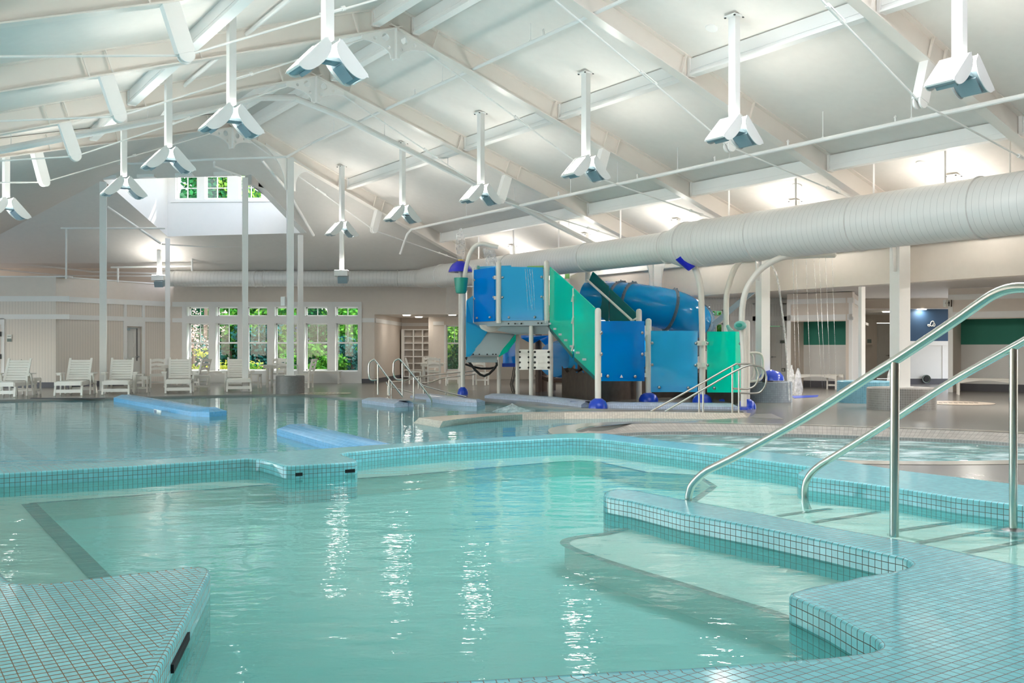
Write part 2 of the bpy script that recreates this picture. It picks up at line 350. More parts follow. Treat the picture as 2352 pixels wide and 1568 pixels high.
def smoothpath(P, n=6, closed=False):                # Catmull-Rom
    P = [Vector(p) for p in P]; N = len(P); out = []
    for i in range(N if closed else N-1):
        p0 = P[(i-1) % N] if closed or i else P[0]; p1 = P[i]; p2 = P[(i+1) % N]; p3 = P[(i+2) % N] if closed or i+2 < N else P[-1]
        for k in range(n):
            t = k/n; out.append(.5*((2*p1)+(p2-p0)*t+(2*p0-5*p1+4*p2-p3)*t*t+(3*p1-p0-3*p2+p3)*t**3))
    if not closed: out.append(P[-1])
    return out
def wallmesh(A, B, z0, z1, th, holes=(), flip=1):    # upright wall from plan A to plan B, openings (s0, s1, z0, z1); thickness away from the viewer
    A, B = Vector((A[0], A[1], 0)), Vector((B[0], B[1], 0)); d = B-A; L = d.length; d.normalize(); nn = Vector((-d.y, d.x, 0))*flip
    ss = sorted({0, L, *[max(0, min(L, h[i])) for h in holes for i in (0, 1)]}); zz = sorted({z0, z1, *[max(z0, min(z1, h[i])) for h in holes for i in (2, 3)]})
    def solid(i, j):
        if i < 0 or j < 0 or i >= len(ss)-1 or j >= len(zz)-1: return False
        s, z = (ss[i]+ss[i+1])/2, (zz[j]+zz[j+1])/2
        return not any(h[0] < s < h[1] and h[2] < z < h[3] for h in holes)
    m = MB(); P = lambda s, z, t: A+d*s+Vector((0, 0, z))+nn*t
    for i in range(len(ss)-1):
        for j in range(len(zz)-1):
            if not solid(i, j): continue
            a, b, c, e = ss[i], ss[i+1], zz[j], zz[j+1]; u = ((a, c), (b, c), (b, e), (a, e))
            m.face([P(a, c, 0), P(b, c, 0), P(b, e, 0), P(a, e, 0)], u); m.face([P(a, e, th), P(b, e, th), P(b, c, th), P(a, c, th)], u)
            for di, dj, q in ((-1, 0, ((a, c), (a, e))), (1, 0, ((b, c), (b, e))), (0, -1, ((a, c), (b, c))), (0, 1, ((a, e), (b, e)))):
                if not solid(i+di, j+dj):
                    (s1, z1_), (s2, z2_) = q; m.face([P(s1, z1_, 0), P(s2, z2_, 0), P(s2, z2_, th), P(s1, z1_, th)], ((s1, z1_), (s2, z2_), (s2, z2_), (s1, z1_)))
    return m
def wbox(A, B, s0, s1, z0, z1, t0, t1, m=None):      # box applied to the face of a wall A-B; t measured towards the viewer (negative = behind)
    A, B = Vector((A[0], A[1], 0)), Vector((B[0], B[1], 0)); d = (B-A).normalized(); nn = Vector((d.y, -d.x, 0)); m = m or MB()
    c = A+d*(s0+s1)/2+nn*(t0+t1)/2+Vector((0, 0, (z0+z1)/2)); R = Matrix((d, nn, Z)).transposed()
    return m.box(c, s1-s0, t1-t0, z1-z0, R)
def sat(px, A, B): p = rayline(px, A, B); return (p-Vector((A[0], A[1], 0))).length*(1 if (p-Vector((A[0], A[1], 0))).dot(Vector((B[0]-A[0], B[1]-A[1], 0))) > 0 else -1)
# ================================================================ THE SETTING
def struct(m, name, mat, parent=None, label=None, cat=None, smooth=35):
    o = m.build(name, mat, parent, smooth)
    if parent is None: tag(o, label, cat, None, 'structure')
    return o
def flat(poly, z, holes=()):
    L = [[Vector((p[0], p[1], z)) for p in q] for q in (poly, *holes)]; fl = [p for l in L for p in l]; m = MB()
    for t in tessellate_polygon(L):
        q = [fl[k] for k in t]
        if (q[1]-q[0]).cross(q[2]-q[0]).z < 0: q.reverse()
        m.face(q, [uv_of(p) for p in q])
    return m
# ---- roof: two gable slopes, and beyond the hip line the turned end with its light well
PU, PV = 26.0, RV
def hipu(v): return PU+.278*(v-RV) if v > RV else PU-.488*(RV-v)
P0 = UV(PU, PV, 0)
f1 = lambda X, Y: CH+6.456-.42*(Y-P0.y)
R_ = onplane(237, 413, f1)
PQ = UV(hipu(2.56), 2.56, 0); PQ.z = zc(2.56)
def plane3(a, b, c):
    n = (b-a).cross(c-a); return lambda X, Y: a.z-(n.x*(X-a.x)+n.y*(Y-a.y))/n.z
P3 = Vector((P0.x, P0.y, CH+6.456)); f3 = plane3(P3, PQ, R_)
def uvz(u, v): p = UV(u, v, 0); p.z = zc(v); return p
m = MB().face([uvz(-20, 11.2), uvz(-20, 20.8), uvz(hipu(20.8), 20.8), uvz(hipu(11.2), 11.2)]).face([uvz(10.5, RV), uvz(10.5, 11.2), uvz(hipu(11.2), 11.2), uvz(hipu(RV), RV)]).face([uvz(-20, RV), uvz(-20, 11.2), uvz(0, 11.2), uvz(0, RV)])
struct(m, 'ceiling', 'ceiling', label='white gable ceiling slope on the right of the ridge', cat='ceiling', smooth=0)   # gap for the added ridge skylight, unseen above the pool
m = MB().face([uvz(-20, 5.4), uvz(hipu(6), 5.4), uvz(hipu(-6), -6), uvz(-20, -6)]).face([uvz(10.5, RV), uvz(hipu(RV), RV), uvz(hipu(6), 5.4), uvz(10.5, 5.4)]).face([uvz(-20, RV), uvz(0, RV), uvz(0, 5.4), uvz(-20, 5.4)])
struct(m, 'ceiling_left', 'ceiling', label='white gable ceiling slope on the left of the ridge', cat='ceiling', smooth=0)
m = MB().face([uvz(0, 5.4), uvz(10.5, 5.4), uvz(10.5, RV), uvz(0, RV)]).face([uvz(0, RV), uvz(10.5, RV), uvz(10.5, 11.2), uvz(0, 11.2)])
struct(m, 'window_added_skylight', 'frosted', label='frosted skylight panel added unseen above the near pool for fill light', cat='window', smooth=0)  # translucent panel added out of view as soft overhead fill
NL, NR, FR, FL = R_, onplane(563, 403, f1), onplane(690, 535, f1), onplane(385, 543, f1)
h2 = uvz(hipu(20.8), 20.8)
def on1(x, y): return Vector((x, y, f1(x, y)))
yc = 34.3; tt = (yc-P0.y)/(R_.y-P0.y); xr2 = P0.x+(R_.x-P0.x)*tt
out = [P3, Vector((h2.x, h2.y, f1(h2.x, h2.y))), on1(h2.x, 36.4), on1(-12.7, 36.4), on1(-12.7, yc), on1(xr2, yc)]
m = MB(); L = [out, [NL, FL, FR, NR]]; fl = [p for l in L for p in l]
for t in tessellate_polygon(L): m.face([fl[k] for k in t])
struct(m, 'ceiling_end', 'ceiling', label='grey hipped end ceiling pierced by the light well', cat='ceiling', smooth=0)
ql = uvz(hipu(-6), -6)
m = MB().face([P3, Vector((xr2, yc, f3(xr2, yc))), Vector((-24, 31, f3(-24, 31))), Vector((-23, 22, f3(-23, 22))), ql])
struct(m, 'ceiling_far_left', 'ceiling', label='grey sloping ceiling left of the light well', cat='ceiling')
m = MB().face([on1(-12.7, yc), on1(-12.7, yc)+Vector((0, 2.6, 0)), Vector((-30, yc+2.6, f1(0, yc))), Vector((-30, yc, f1(0, yc)))])
struct(m, 'ceiling_back', 'ceiling', label='flat strip of ceiling over the far left wall', cat='ceiling')
# ---- light well
ZT = 8.3
def shaft(name, A, B, holes, lab, flip):
    A, B = Vector(A), Vector(B); m = wallmesh(A, B, min(A.z, B.z)-.01, ZT, .22, holes, flip)
    for q in m.v:                                    # foot of the wall follows the sloping ceiling
        if q.z < max(A.z, B.z) and abs(q.z-(min(A.z, B.z)-.01)) < .002:
            w = (Vector((q.x, q.y, 0))-Vector((A.x, A.y, 0))).dot((B-A).to_2d().to_3d())/((B-A).to_2d().length_squared); q.z = A.z+(B.z-A.z)*max(0, min(1, w))
    return struct(m, name, 'white', label=lab, cat='wall')
Lb = (FR-FL).to_2d().length
wz0 = aty(500, 457, FL.y).z; wz1 = wz0+1.15; wwin = []
for a, b in ((403, 452), (470, 522), (548, 600)): wwin.append((sat(a, FL, FR), sat(b, FL, FR)))
shaft('wall_light_well_back', FL, FR, [(a, b, wz0, wz1) for a, b in wwin], 'white light well wall with three small windows', 1)
LW = (FL-NL).to_2d().length; sw = [(.2+i*1.1, 1.2+i*1.1, wz0-.3, wz1) for i in range(3)]
shaft('wall_light_well_left', NL, FL, [], 'bright white left wall of the light well', 1)
shaft('wall_light_well_right', NR, FR, [(a+.2, b-.1, wz0-.1, wz1) for a, b, _, _ in sw], 'right wall of the light well', -1)
shaft('wall_light_well_front', NL, NR, [(.5+i*1.18, 1.15+i*1.18, wz0-.1, wz1+.2) for i in range(4)], 'front wall of the light well', -1)
m = MB().face([Vector((p.x, p.y, ZT)) for p in (NL, FL, FR, NR)])
struct(m, 'ceiling_light_well', 'ceiling', label='flat ceiling of the light well', cat='ceiling', smooth=0)
WIN = [0]
def window(A, B, s0, s1, z0, z1, depth, cols, rows, label, fr=.045, mid=None):
    WIN[0] += 1; w = thing('window_%d' % WIN[0], label, 'window', (Vector((A[0], A[1], 0))+Vector((B[0]-A[0], B[1]-A[1], 0)).normalized()*(s0+s1)/2)+Vector((0, 0, z0)), None, 'structure')
    m = MB(); t0, t1 = -depth-.05, -depth
    for q in ((s0, s0+fr, z0, z1), (s1-fr, s1, z0, z1), (s0, s1, z0, z0+fr), (s0, s1, z1-fr, z1)): wbox(A, B, *q, t0, t1, m)
    if mid: wbox(A, B, s0, s1, mid-.03, mid+.03, t0, t1+.01, m)
    zb = mid if mid else z0
    for i in range(1, cols): x = s0+(s1-s0)*i/cols; wbox(A, B, x-.014, x+.014, zb, z1, t0+.01, t1-.005, m)
    for i in range(1, rows): y = zb+(z1-zb)*i/rows; wbox(A, B, s0, s1, y-.014, y+.014, t0+.01, t1-.005, m)
    m.build('window_frame', 'white', w)
    wbox(A, B, s0+.01, s1-.01, z0+.01, z1-.01, t0+.02, t0+.026).build('pane', 'glass', w); return w
for i, (a, b) in enumerate(wwin): window(FL, FR, a, b, wz0, wz1, .12, 2, 3, ('left', 'middle', 'right')[i]+' one of three small windows high in the light well')
m = wbox(FL, FR, .12, Lb-.02, wz0-.12, wz0-.02, 0, .05); struct(m, 'trim_1', 'white', label='white sill board under the light well windows', cat='trim')
# ---- far walls
YB = 36.0
CA, CB = (-15.24, 32.0), (-12.86, 36.0)
BL, BR = (-12.86, YB), (-1.75, YB)
sx = lambda px: sat(px, BL, BR)
zb = lambda py: CH+(HY-py)*YB/F
ZW0, ZW1 = zb(693), 0
al0, alz = sx(860), zb(722)
m = wallmesh(BL, BR, 0, 4.4, .4, [(sx(419), sx(831), -1, zb(693)), (al0, 99, -1, alz)])
struct(m, 'wall_back', 'wall', label='beige far wall above the garden windows', cat='wall')
cols6 = [(430, 479.5), (496, 546), (565, 614), (630.6, 682), (700, 752), (770, 822)]
hol = []
for i, (a, b) in enumerate(cols6):
    hol += [(sx(a), sx(b), zb(725.7), zb(704.5)), (sx(a), sx(b), zb(853 if i == 5 else 851), zb(742))]
o2 = Vector((0, -.05, 0))
BL2, BR2 = (BL[0], YB-.05), (BR[0], YB-.05)
m = wallmesh((BL[0]+sx(419), YB-.05), (BL[0]+sx(831), YB-.05), 0, zb(693), .45, [(a-sx(419), b-sx(419), c, d) for a, b, c, d in hol])
struct(m, 'wall_back_windows', 'white', label='white panelled bay around the garden windows', cat='wall')
nm6 = ['leftmost', 'second from the left', 'third from the left, beside the tall white post', 'fourth from the left, behind two posts', 'second from the right', 'rightmost']
for i in range(6):
    a, b, c, d = hol[2*i]; window(BL2, BR2, a, b, c, d, .32, 2, 1, 'small upper garden window, '+nm6[i]+' of its row')
    a, b, c, d = hol[2*i+1]; window(BL2, BR2, a, b, c, d, .32, 2, 1, 'tall double-hung garden window, '+nm6[i]+' of its row', mid=zb(787))
BD1, BD2 = (2.87, 3.05), (2.28, 2.44)                # the two white bands that run round the hall
m = MB(); wbox(BL, BR, .1, sx(419), *BD1, 0, .03, m); wbox(BL, BR, .1, sx(419), *BD2, 0, .03, m); wbox(BL, BR, sx(831), al0, *BD2, 0, .03, m)
struct(m, 'trim_2', 'white', label='white band boards on the far wall', cat='trim')
struct(wbox(BL, BR, sx(831), al0, 0, .16, 0, .03), 'baseboard_back', 'base', label='dark grey baseboard right of the garden windows', cat='baseboard')
# alcove with shelves
AW = (BL[0]+al0, YB+.2); AX = ((922-CX)*42/F, 42.0); A3 = ((995-CX)*42/F, 42.0); A4 = ((995-CX)*40.4/F, 40.4); A5 = (3.5, 40.4)
m = wallmesh(AW, AX, 0, 2.75, .2); struct(m, 'wall_alcove_left', 'wall2', label='beige left wall of the alcove', cat='wall')
m = wallmesh(AX, A3, 0, 2.75, .2); struct(m, 'wall_alcove_back', 'wall2', label='beige wall behind the cubby shelf', cat='wall')
m = wallmesh(A3, A4, 0, 2.75, .2, flip=-1); struct(m, 'wall_alcove_jog', 'wall', label='short beige wall beside the cubby shelf', cat='wall')
s4 = lambda px: sat(px, A4, A5)
m = wallmesh(A4, A5, 0, 2.75, .3, [(s4(1025), s4(1062), CH+(HY-850)*40.4/F, CH+(HY-747)*40.4/F)]); struct(m, 'wall_alcove_right', 'wall', label='beige alcove wall with a garden window', cat='wall')
window(A4, A5, s4(1025), s4(1062), CH+(HY-850)*40.4/F, CH+(HY-747)*40.4/F, .1, 2, 1, 'garden window inside the alcove beside the play structure', mid=CH+(HY-788)*40.4/F)
m = MB().face([(AW[0]-.5, YB+.1, alz+.05), (4, YB+.1, alz+.05), (4, 43, alz+.05), (AW[0]-.5, 43, alz+.05)]); struct(m, 'ceiling_alcove', 'ceiling', label='low white ceiling of the alcove', cat='ceiling')
m = MB(); wbox(AX, A3, 0, 3, 2.28, 2.42, 0, .03, m); struct(m, 'trim_3', 'white', label='white band board above the cubby shelf', cat='trim')
m = MB(); wbox(AW, AX, 0, 6.3, 2.28, 2.44, 0, .03, m); struct(m, 'trim_4', 'white', label='white band board along the alcove side wall', cat='trim')
m = MB(); wbox(A4, A5, 0, s4(1020), 2.28, 2.44, 0, .03, m); wbox(A4, A5, s4(1020), s4(1025), .3, 2.3, 0, .04, m); wbox(A4, A5, s4(1062), s4(1068), .3, 2.3, 0, .04, m); struct(m, 'trim_5', 'white', label='white casing of the alcove window', cat='trim')
m = MB(); wbox(AW, AX, 0, 6.3, 0, .16, 0, .03, m); struct(m, 'baseboard_alcove', 'base', label='dark baseboard of the alcove side wall', cat='baseboard')
dl_ = []
for i, (px, py, Y) in enumerate(((934, 721, 38), (962, 724, 40), (1039, 720.5, 37.5))):
    p = aty(px, py, Y); o = MB().lathe([(.001, 0), (.14, 0), (.15, .012), (.15, .03)], (p.x, p.y, alz+.022), 16).build('downlight', 'spot')
    tag(o, ('round glowing downlight over the alcove entrance', 'round glowing downlight in front of the cubby shelf', 'round glowing downlight beside the play structure post')[i], 'ceiling light', 'alcove downlights'); dl_.append((o, Vector((p.x, p.y, alz-.0))))
# left walls
LA = (-30.0, 32.0)
m = wallmesh(LA, CA, 0, 2.96, .2); struct(m, 'wall_left', 'bead', label='beige beadboard wall on the far left', cat='wall')
struct(wallmesh(LA, CA, 2.96, 3.68, .2), 'wall_left_parapet', 'wall', label='plain beige parapet on top of the far left wall', cat='wall')
sc = lambda px: sat(px, CA, CB)
struct(wallmesh(CA, CB, 2.96, 3.68, .2), 'wall_left_door_parapet', 'wall', label='plain beige parapet above the white door wall', cat='wall')
m = wallmesh(CA, CB, 0, 2.96, .2, [(sc(290.5), sc(325.5), -1, 2.1)]); struct(m, 'wall_left_door', 'bead', label='beige wall with the white door', cat='wall')
m = MB(); l0 = sat(160, LA, CA)
wbox(LA, CA, 0, l0, *BD1, 0, .03, m); wbox(LA, CA, 0, l0, *BD2, 0, .03, m); wbox(LA, CA, sat(0, LA, CA)-.3, sat(11, LA, CA), 0, 2.3, 0, .03, m)
struct(m, 'trim_6', 'white', label='white band boards on the far left wall', cat='trim')
m = MB(); lc = sc(390)
wbox(CA, CB, 0, lc, *BD1, 0, .03, m); wbox(CA, CB, 0, lc, *BD2, 0, .03, m)
for a, b, c, d in ((283, 290.5, 0, 2.28), (325.5, 332, 0, 2.28), (284, 290, 2.44, 2.87), (325.5, 331.5, 2.44, 2.87), (290, 326, 2.1, 2.28)): wbox(CA, CB, sc(a), sc(b), c, d, 0, .035, m)
struct(m, 'trim_7', 'white', label='white casing and bands around the white door', cat='trim')
m = MB(); wbox(LA, CA, 0, l0, 0, .17, 0, .03, m); struct(m, 'baseboard_left', 'base', label='dark grey baseboard of the far left wall', cat='baseboard')
m = MB(); wbox(CA, CB, 0, sc(283), 0, .17, 0, .03, m); struct(m, 'baseboard_door_wall', 'base', label='dark grey baseboard left of the white door', cat='baseboard')
m = MB(); wbox(LA, CA, 0, l0, 3.68, 3.72, -.25, .03, m); wbox(CA, CB, 0, lc, 3.68, 3.72, -.25, .03, m); struct(m, 'trim_8', 'white', label='cap board on top of the low left walls', cat='trim')
m = wallmesh((-30, 36.4), (-12.7, 36.4), 0, 8, .2); struct(m, 'wall_far', 'wall2', label='warm beige wall behind and above the low left walls', cat='wall')
def door(n, A, B, s0, s1, z1, label, panels=True, lever='r', mat='doorw', set_=.08):
    c = Vector((A[0], A[1], 0))+Vector((B[0]-A[0], B[1]-A[1], 0)).normalized()*(s0+s1)/2
    d = thing('door_%d' % n, label, 'door', c, None, 'structure')
    m = MB(); wbox(A, B, s0, s1, .01, z1, -set_-.045, -set_, m)
    w = s1-s0
    for i in (0, 1):
        for a, b in ((.15, .85), (1.0, 1.35), (1.5, z1-.2)): wbox(A, B, s0+w*(.12+i*.42), s0+w*(.46+i*.42), a, b, -set_, -set_+.012, m)
    m.build('door_leaf', mat, d)
    x = s1-.09 if lever == 'r' else s0+.09
    m = MB(); wbox(A, B, x-.03, x+.03, .97, 1.03, -set_, -set_+.05, m); wbox(A, B, *((x-.13, x) if lever == 'r' else (x, x+.13)), .99, 1.015, -set_+.04, -set_+.06, m); m.build('door_handle', 'brass', d)
    return d
d = door(1, CA, CB, sc(291), sc(325), 2.08, 'white panelled door in the far left wall, seen behind the loungers', lever='r')
wbox(CA, CB, sc(316.3), sc(317.6), .85, 2.03, -.06, -.045).build('edge_seal', 'black', d)
m = MB(); wbox(CA, CB, sc(291.5), sc(298), 1.95, 2.03, -.06, .02, m); wbox(CA, CB, sc(298), sc(314), 2.02, 2.035, -.05, -.02, m); m.build('door_closer', 'housing', d)
s5 = lambda px: sat(px, LA, CA)
d = door(2, LA, CA, s5(-28), s5(3), 2.1, 'edge of a cream door at the left border of the photo', mat='wall', set_=-.05)
for z in (1.7, .95): wbox(LA, CA, s5(2), s5(5), z, z+.16, .05, .07).build('hinge', 'black', d)
# ---- right wing
VF, ZF = 18.95, 2.75
a, b = UV(-20, VF, 0), UV(31.2, VF, 0)
m = wallmesh(b, a, ZF, 4.5, .25); struct(m, 'wall_right_fascia', 'wall', label='beige fascia band under the eave on the right', cat='wall')
m = MB().face([UV(-20, VF, ZF+.35), UV(-20, 34, ZF+.35), UV(31.5, 34, ZF+.35), UV(31.5, VF, ZF+.35)]); struct(m, 'ceiling_wing', 'ceiling', label='low ceiling of the right wing', cat='ceiling')
YC = 34.0
CL, CR = ((1540-CX)*YC/F, YC), ((1808-CX)*YC/F, YC)
s6 = lambda px: sat(px, CL, CR); z6 = lambda py: CH+(HY-py)*YC/F
m = wallmesh((2.0, YC), CR, 0, 3.1, .25, [(s6(a)+CL[0]-2.0, s6(b)+CL[0]-2.0, z6(e), z6(c)) for a, b, c, e in ((1632, 1662, 711, 727), (1632, 1662, 742, 770))]+[(s6(1768)+CL[0]-2, s6(1797)+CL[0]-2, -1, 2.1)])
struct(m, 'wall_right_corner', 'wbead', label='white beadboard corner wall behind the spray arches', cat='wall')
window(CL, CR, s6(1632), s6(1662), z6(727), z6(711), .1, 2, 1, 'small upper window right of the blue tube slide')
window(CL, CR, s6(1632), s6(1662), z6(770), z6(742), .1, 2, 1, 'lower window right of the blue tube slide')
m = MB()
for q in ((1600, 1808, 2.87, 3.05), (1600, 1808, 2.28, 2.44), (1728, 1737, 0, 2.9), (1762, 1768, 0, 2.9), (1797, 1808, 0, 2.9), (1662, 1675, 0, 2.9)): wbox(CL, CR, s6(q[0]), s6(q[1]), q[2], q[3], 0, .03, m)
struct(m, 'trim_9', 'white', label='white boards on the corner wall behind the spray arches', cat='trim')
door(3, CL, CR, s6(1768.5), s6(1796.5), 2.08, 'white door with a lever in the corner wall behind the spray arches', lever='l')
W1, W2 = at(1880, 893, 0), at(2300, 903, 0)
def wl_(px): return rayline(px, W1, W2)
def block(n, pa, pb, side_b, nic, name, mats, lab):  # free-standing shower block: niche with a green wall
    A, B = wl_(pa), wl_(pb); s = lambda px: sat(px, A, B); n0, n1 = s(nic[0]), s(nic[1]); Lw = (B-A).length
    m = wallmesh(A, B, 0, 3.08, .25, [(n0, n1, -1, 2.17)])
    struct(m, 'wall_block_%s' % name, 'wall', label=lab, cat='wall')
    m = MB()
    for q in ((0, Lw, 2.74, 2.9), (0, Lw, 2.2, 2.38), (0, n0, 0, 2.74), (n1, Lw, 0, 2.74)): wbox(A, B, *q, 0, .03, m)
    struct(m, 'trim_%d' % n, 'white', label='white boards framing '+lab, cat='trim')
    dn = Vector((B-A).normalized()); nn = Vector((-dn.y, dn.x, 0)); dp = 1.3
    A2, B2 = A+dn*(n0-.0)+nn*dp, A+dn*(n1+.0)+nn*dp
    m = wallmesh(A2, B2, 1.42, 2.6, .1); struct(m, 'wall_green_%s' % name, 'greenwall', label='green painted upper niche wall of '+lab, cat='wall')
    m = wallmesh(A2, B2, 0, 1.42, .1); struct(m, 'wall_white_%s' % name, 'white', label='white lower niche wall of '+lab, cat='wall')
    m = wallmesh(A+dn*n0+nn*.2, A2, 0, 2.6, .1); struct(m, 'wall_reveal_%s' % name, 'wall', label='left reveal of '+lab, cat='wall')
    m = wallmesh(A+dn*n1+nn*.2, B2, 0, 2.6, .1, flip=-1); struct(m, 'wall_reveal_right_%s' % name, 'wall', label='right reveal of '+lab, cat='wall')
    m = MB().face([A+dn*n0+Z*2.3+nn*.1, A+dn*n1+Z*2.3+nn*.1, B2+Z*2.3, A2+Z*2.3]); struct(m, 'ceiling_niche_%s' % name, 'ceiling', label='ceiling of '+lab, cat='ceiling')
    m = MB(); wbox(A2, B2, 0, (B2-A2).length, 0, .22, 0, .03, m); struct(m, 'baseboard_%s' % name, 'base', label='dark baseboard of '+lab, cat='baseboard')
    return A, B, A2, B2, dn, nn
K1 = block(10, 1808, 1958, 1, (1817, 1950), 'left', None, 'the green niche block behind the fountain jets')
K2 = block(11, 2178, 2420, 0, (2189, 2415), 'right', None, 'the green niche block at the right border')
B1 = K1[1]; c2 = Vector(((1985-CX)*36.0/F, 36.0, 0))
m = wallmesh(B1, c2, 0, 3.08, .2); struct(m, 'wall_block_side', 'wall2', label='beige side of the left green niche block', cat='wall')
m = MB(); wbox(B1, c2, 0, 9, 2.74, 2.9, 0, .03, m); wbox(B1, c2, 0, 9, 2.2, 2.3, 0, .03, m); struct(m, 'trim_12', 'white', label='white bands on the side of the left niche block', cat='trim')
D1, D2 = ((1985-CX)*41/F, 41.0), ((2064-CX)*41/F, 41.0)
s7 = lambda px: sat(px, D1, D2)
m = wallmesh((D1[0]-1.5, 41), D2, 0, 3.1, .2, [(s7(2014)+1.5, s7(2048)+1.5, -1, 2.4)]); struct(m, 'wall_hall_back', 'wall', label='back wall of the changing room hall', cat='wall')
door(4, D1, D2, s7(2014.5), s7(2047.5), 2.38, 'white panelled door at the end of the changing room hall', lever='r')
E1, E2 = ((2078-CX)*34.9/F, 34.9), ((2182-CX)*34.9/F, 34.9)
m = wallmesh(E1, ((2068-CX)*41/F, 41), 0, 3.1, .1, flip=-1); struct(m, 'wall_hall_side', 'wall', label='side wall of the changing room hall', cat='wall')
z8 = lambda py: CH+(HY-py)*34.9/F
m = wallmesh(E1, E2, 0, z8(783), .2); struct(m, 'wall_locker_lower', 'white', label='white lower wall under the blue lettered wall', cat='wall')
m = wallmesh(E1, E2, z8(783), 3.1, .2); struct(m, 'wall_locker_upper', 'bluewall', label='slate blue wall with white script lettering', cat='wall')
LE = (E2[0]-E1[0]); m = MB(); wbox(E1, E2, 0, LE, z8(793), z8(783), 0, .05, m); wbox(E1, E2, sat(2164, E1, E2), sat(2166, E1, E2), .2, z8(793), 0, .015, m); struct(m, 'trim_13', 'white', label='white rail under the slate blue wall', cat='trim')
m = MB(); wbox(E1, E2, 0, LE, 0, .2, 0, .03, m); struct(m, 'baseboard_locker', 'base', label='dark baseboard under the slate blue wall', cat='baseboard')
m = wallmesh(UV(10, 20.9, 0), UV(31, 20.9, 0), ZF+.3, ZF+.36, .1)
H1, H2 = Vector((c2.x-.1, 33.4, 0)), Vector((K2[0].x+.3, 33.4, 0))
m = wallmesh((12.3, 35.2), (E2[0]+.4, 34.2), CH+(HY-709)*34.6/F, 3.1, .15); struct(m, 'wall_hall_bulkhead', 'wall', label='beige bulkhead over the changing room hall', cat='wall')
m = MB().face([(9, 34.8, CH+(HY-709)*34.6/F), (17, 34, CH+(HY-709)*34.6/F), (17, 42, CH+(HY-709)*34.6/F), (9, 42, CH+(HY-709)*34.6/F)]); struct(m, 'ceiling_hall', 'ceiling', label='low ceiling of the changing room hall', cat='ceiling')
for px, py, Y, lb in ((2037, 711.5, 37, 'round glowing downlight near the hall door'), (2117, 709, 34.72, 'round glowing downlight over the slate blue wall')):
    p = aty(px, py, Y); o = MB().lathe([(.001, 0), (.15, 0), (.16, .012), (.16, .03)], (p.x, p.y, CH+(HY-709)*34.6/F-.03), 16).build('downlight', 'spot'); tag(o, lb, 'ceiling light', 'hall downlights'); dl_.append((o, Vector((p.x, p.y, o.location.z-.03))))
# outer hall walls, unseen; the left side's window openings are added for fill daylight
m = wallmesh(UV(-20, -5.6, 0), UV(19, -5.6, 0), 0, 3.4, .2, [(28.6+i*2.55, 30.75+i*2.55, .5, 3.1) for i in range(4)]); struct(m, 'wall_left_near', 'wall', label='unseen left side wall of the hall, tall openings added for daylight', cat='wall')
m = wallmesh(UV(-20, -5.6, 0), UV(-20, 34, 0), 0, 7.8, .2); struct(m, 'wall_near_end', 'wall', label='near end wall of the hall behind the viewer', cat='wall')
m = wallmesh(UV(-20, 33, 0), UV(14, 33, 0), 0, 3.2, .2, [(.6+i*2.55, 2.75+i*2.55, .5, 2.9) for i in range(8)]); struct(m, 'wall_wing_end', 'wall', label='outer wall of the right wing', cat='wall')
def lamp_in(o, p, e, size=.3):
    l = bpy.data.objects.new('downlight_lamp', bpy.data.lights.new('downlight_lamp', 'AREA')); l.data.shape = 'DISK'; l.data.size = size; l.data.energy = e; l.data.color = (1, .95, .88)
    COL.objects.link(l); l.location = p
for o, p in dl_: lamp_in(o, p, 2)
for k, (u, v) in enumerate(((8, 20.6), (10, 20.6), (12, 20.6), (14, 20.6), (16, 20.6), (18, 20.6), (20, 20.6), (22, 20.6), (26, 20.6), (5, 20.6))):  # row of unseen downlights added to brighten the right wing
    p = UV(u, v, ZF+.33); o = MB().lathe([(.001, 0), (.15, 0), (.16, .012), (.16, .03)], p, 16).build('downlight', 'spot'); tag(o, 'round fill light added unseen above the right wing soffit, %s' % ('nearest', 'second', 'third', 'fourth', 'fifth', 'rear first', 'rear second', 'rear third', 'farthest', 'rear nearest')[k], 'ceiling light', 'added wing fill lights'); lamp_in(o, p-Z*.03, 18)
struct(flat([UV(-12, -5.9, 0), UV(24, -5.9, 0), UV(24, -34, 0), UV(-12, -34, 0)], -.15), 'bounce_ground', 'deck2', label='pale ground sheet added outside the left openings to bounce daylight', cat='ground')  # sheet added out of view to bounce daylight through the left openings
# ---- floors, pools
far_edge = [(-500, 931), (-200, 924), (0, 918), (250, 913), (500, 907), (700, 904), (784, 912), (830, 914), (945, 917), (1113, 922), (1240, 932), (1358, 938), (1450, 941), (1705, 944), (1722, 957), (1600, 966), (1450, 972), (1350, 982), (1285, 1000)]
rim_in = [(-400, 1111), (0, 1088), (327, 1069), (567, 1053), (600, 1054.5), (625, 1061), (650, 1069), (670, 1070), (784, 1063), (816, 1060.5), (821, 1058), (812, 1053), (790, 1045.5), (783, 1041.5), (800, 1038.5), (900, 1029), (1017, 1020), (1251, 1008), (1310, 1006), (1351, 1007), (1401, 1011), (1568, 1032), (1700, 1050), (1852, 1070.5), (1858, 1072.5), (1840, 1080), (1831, 1086), (1836, 1090), (1851, 1094), (1935, 1104), (2041, 1118), (2201, 1143), (2352, 1161), (2800, 1232)]
rim_out = [(2800, 1168), (2352, 1113), (2235, 1099), (2068, 1079), (1928, 1056), (1845, 1046), (1700, 1030), (1568, 1016), (1417, 998), (1390, 995), (1367, 994), (1330, 994), (1277, 996), (964, 1014), (784, 1027), (567, 1042), (367, 1053), (0, 1073), (-400, 1094)]
ZC_, ZWS, ZWP = .344, .244, -.045
rin = [at(x, y, ZC_) for x, y in rim_in]; rout = [at(x, y, ZC_) for x, y in rim_out]
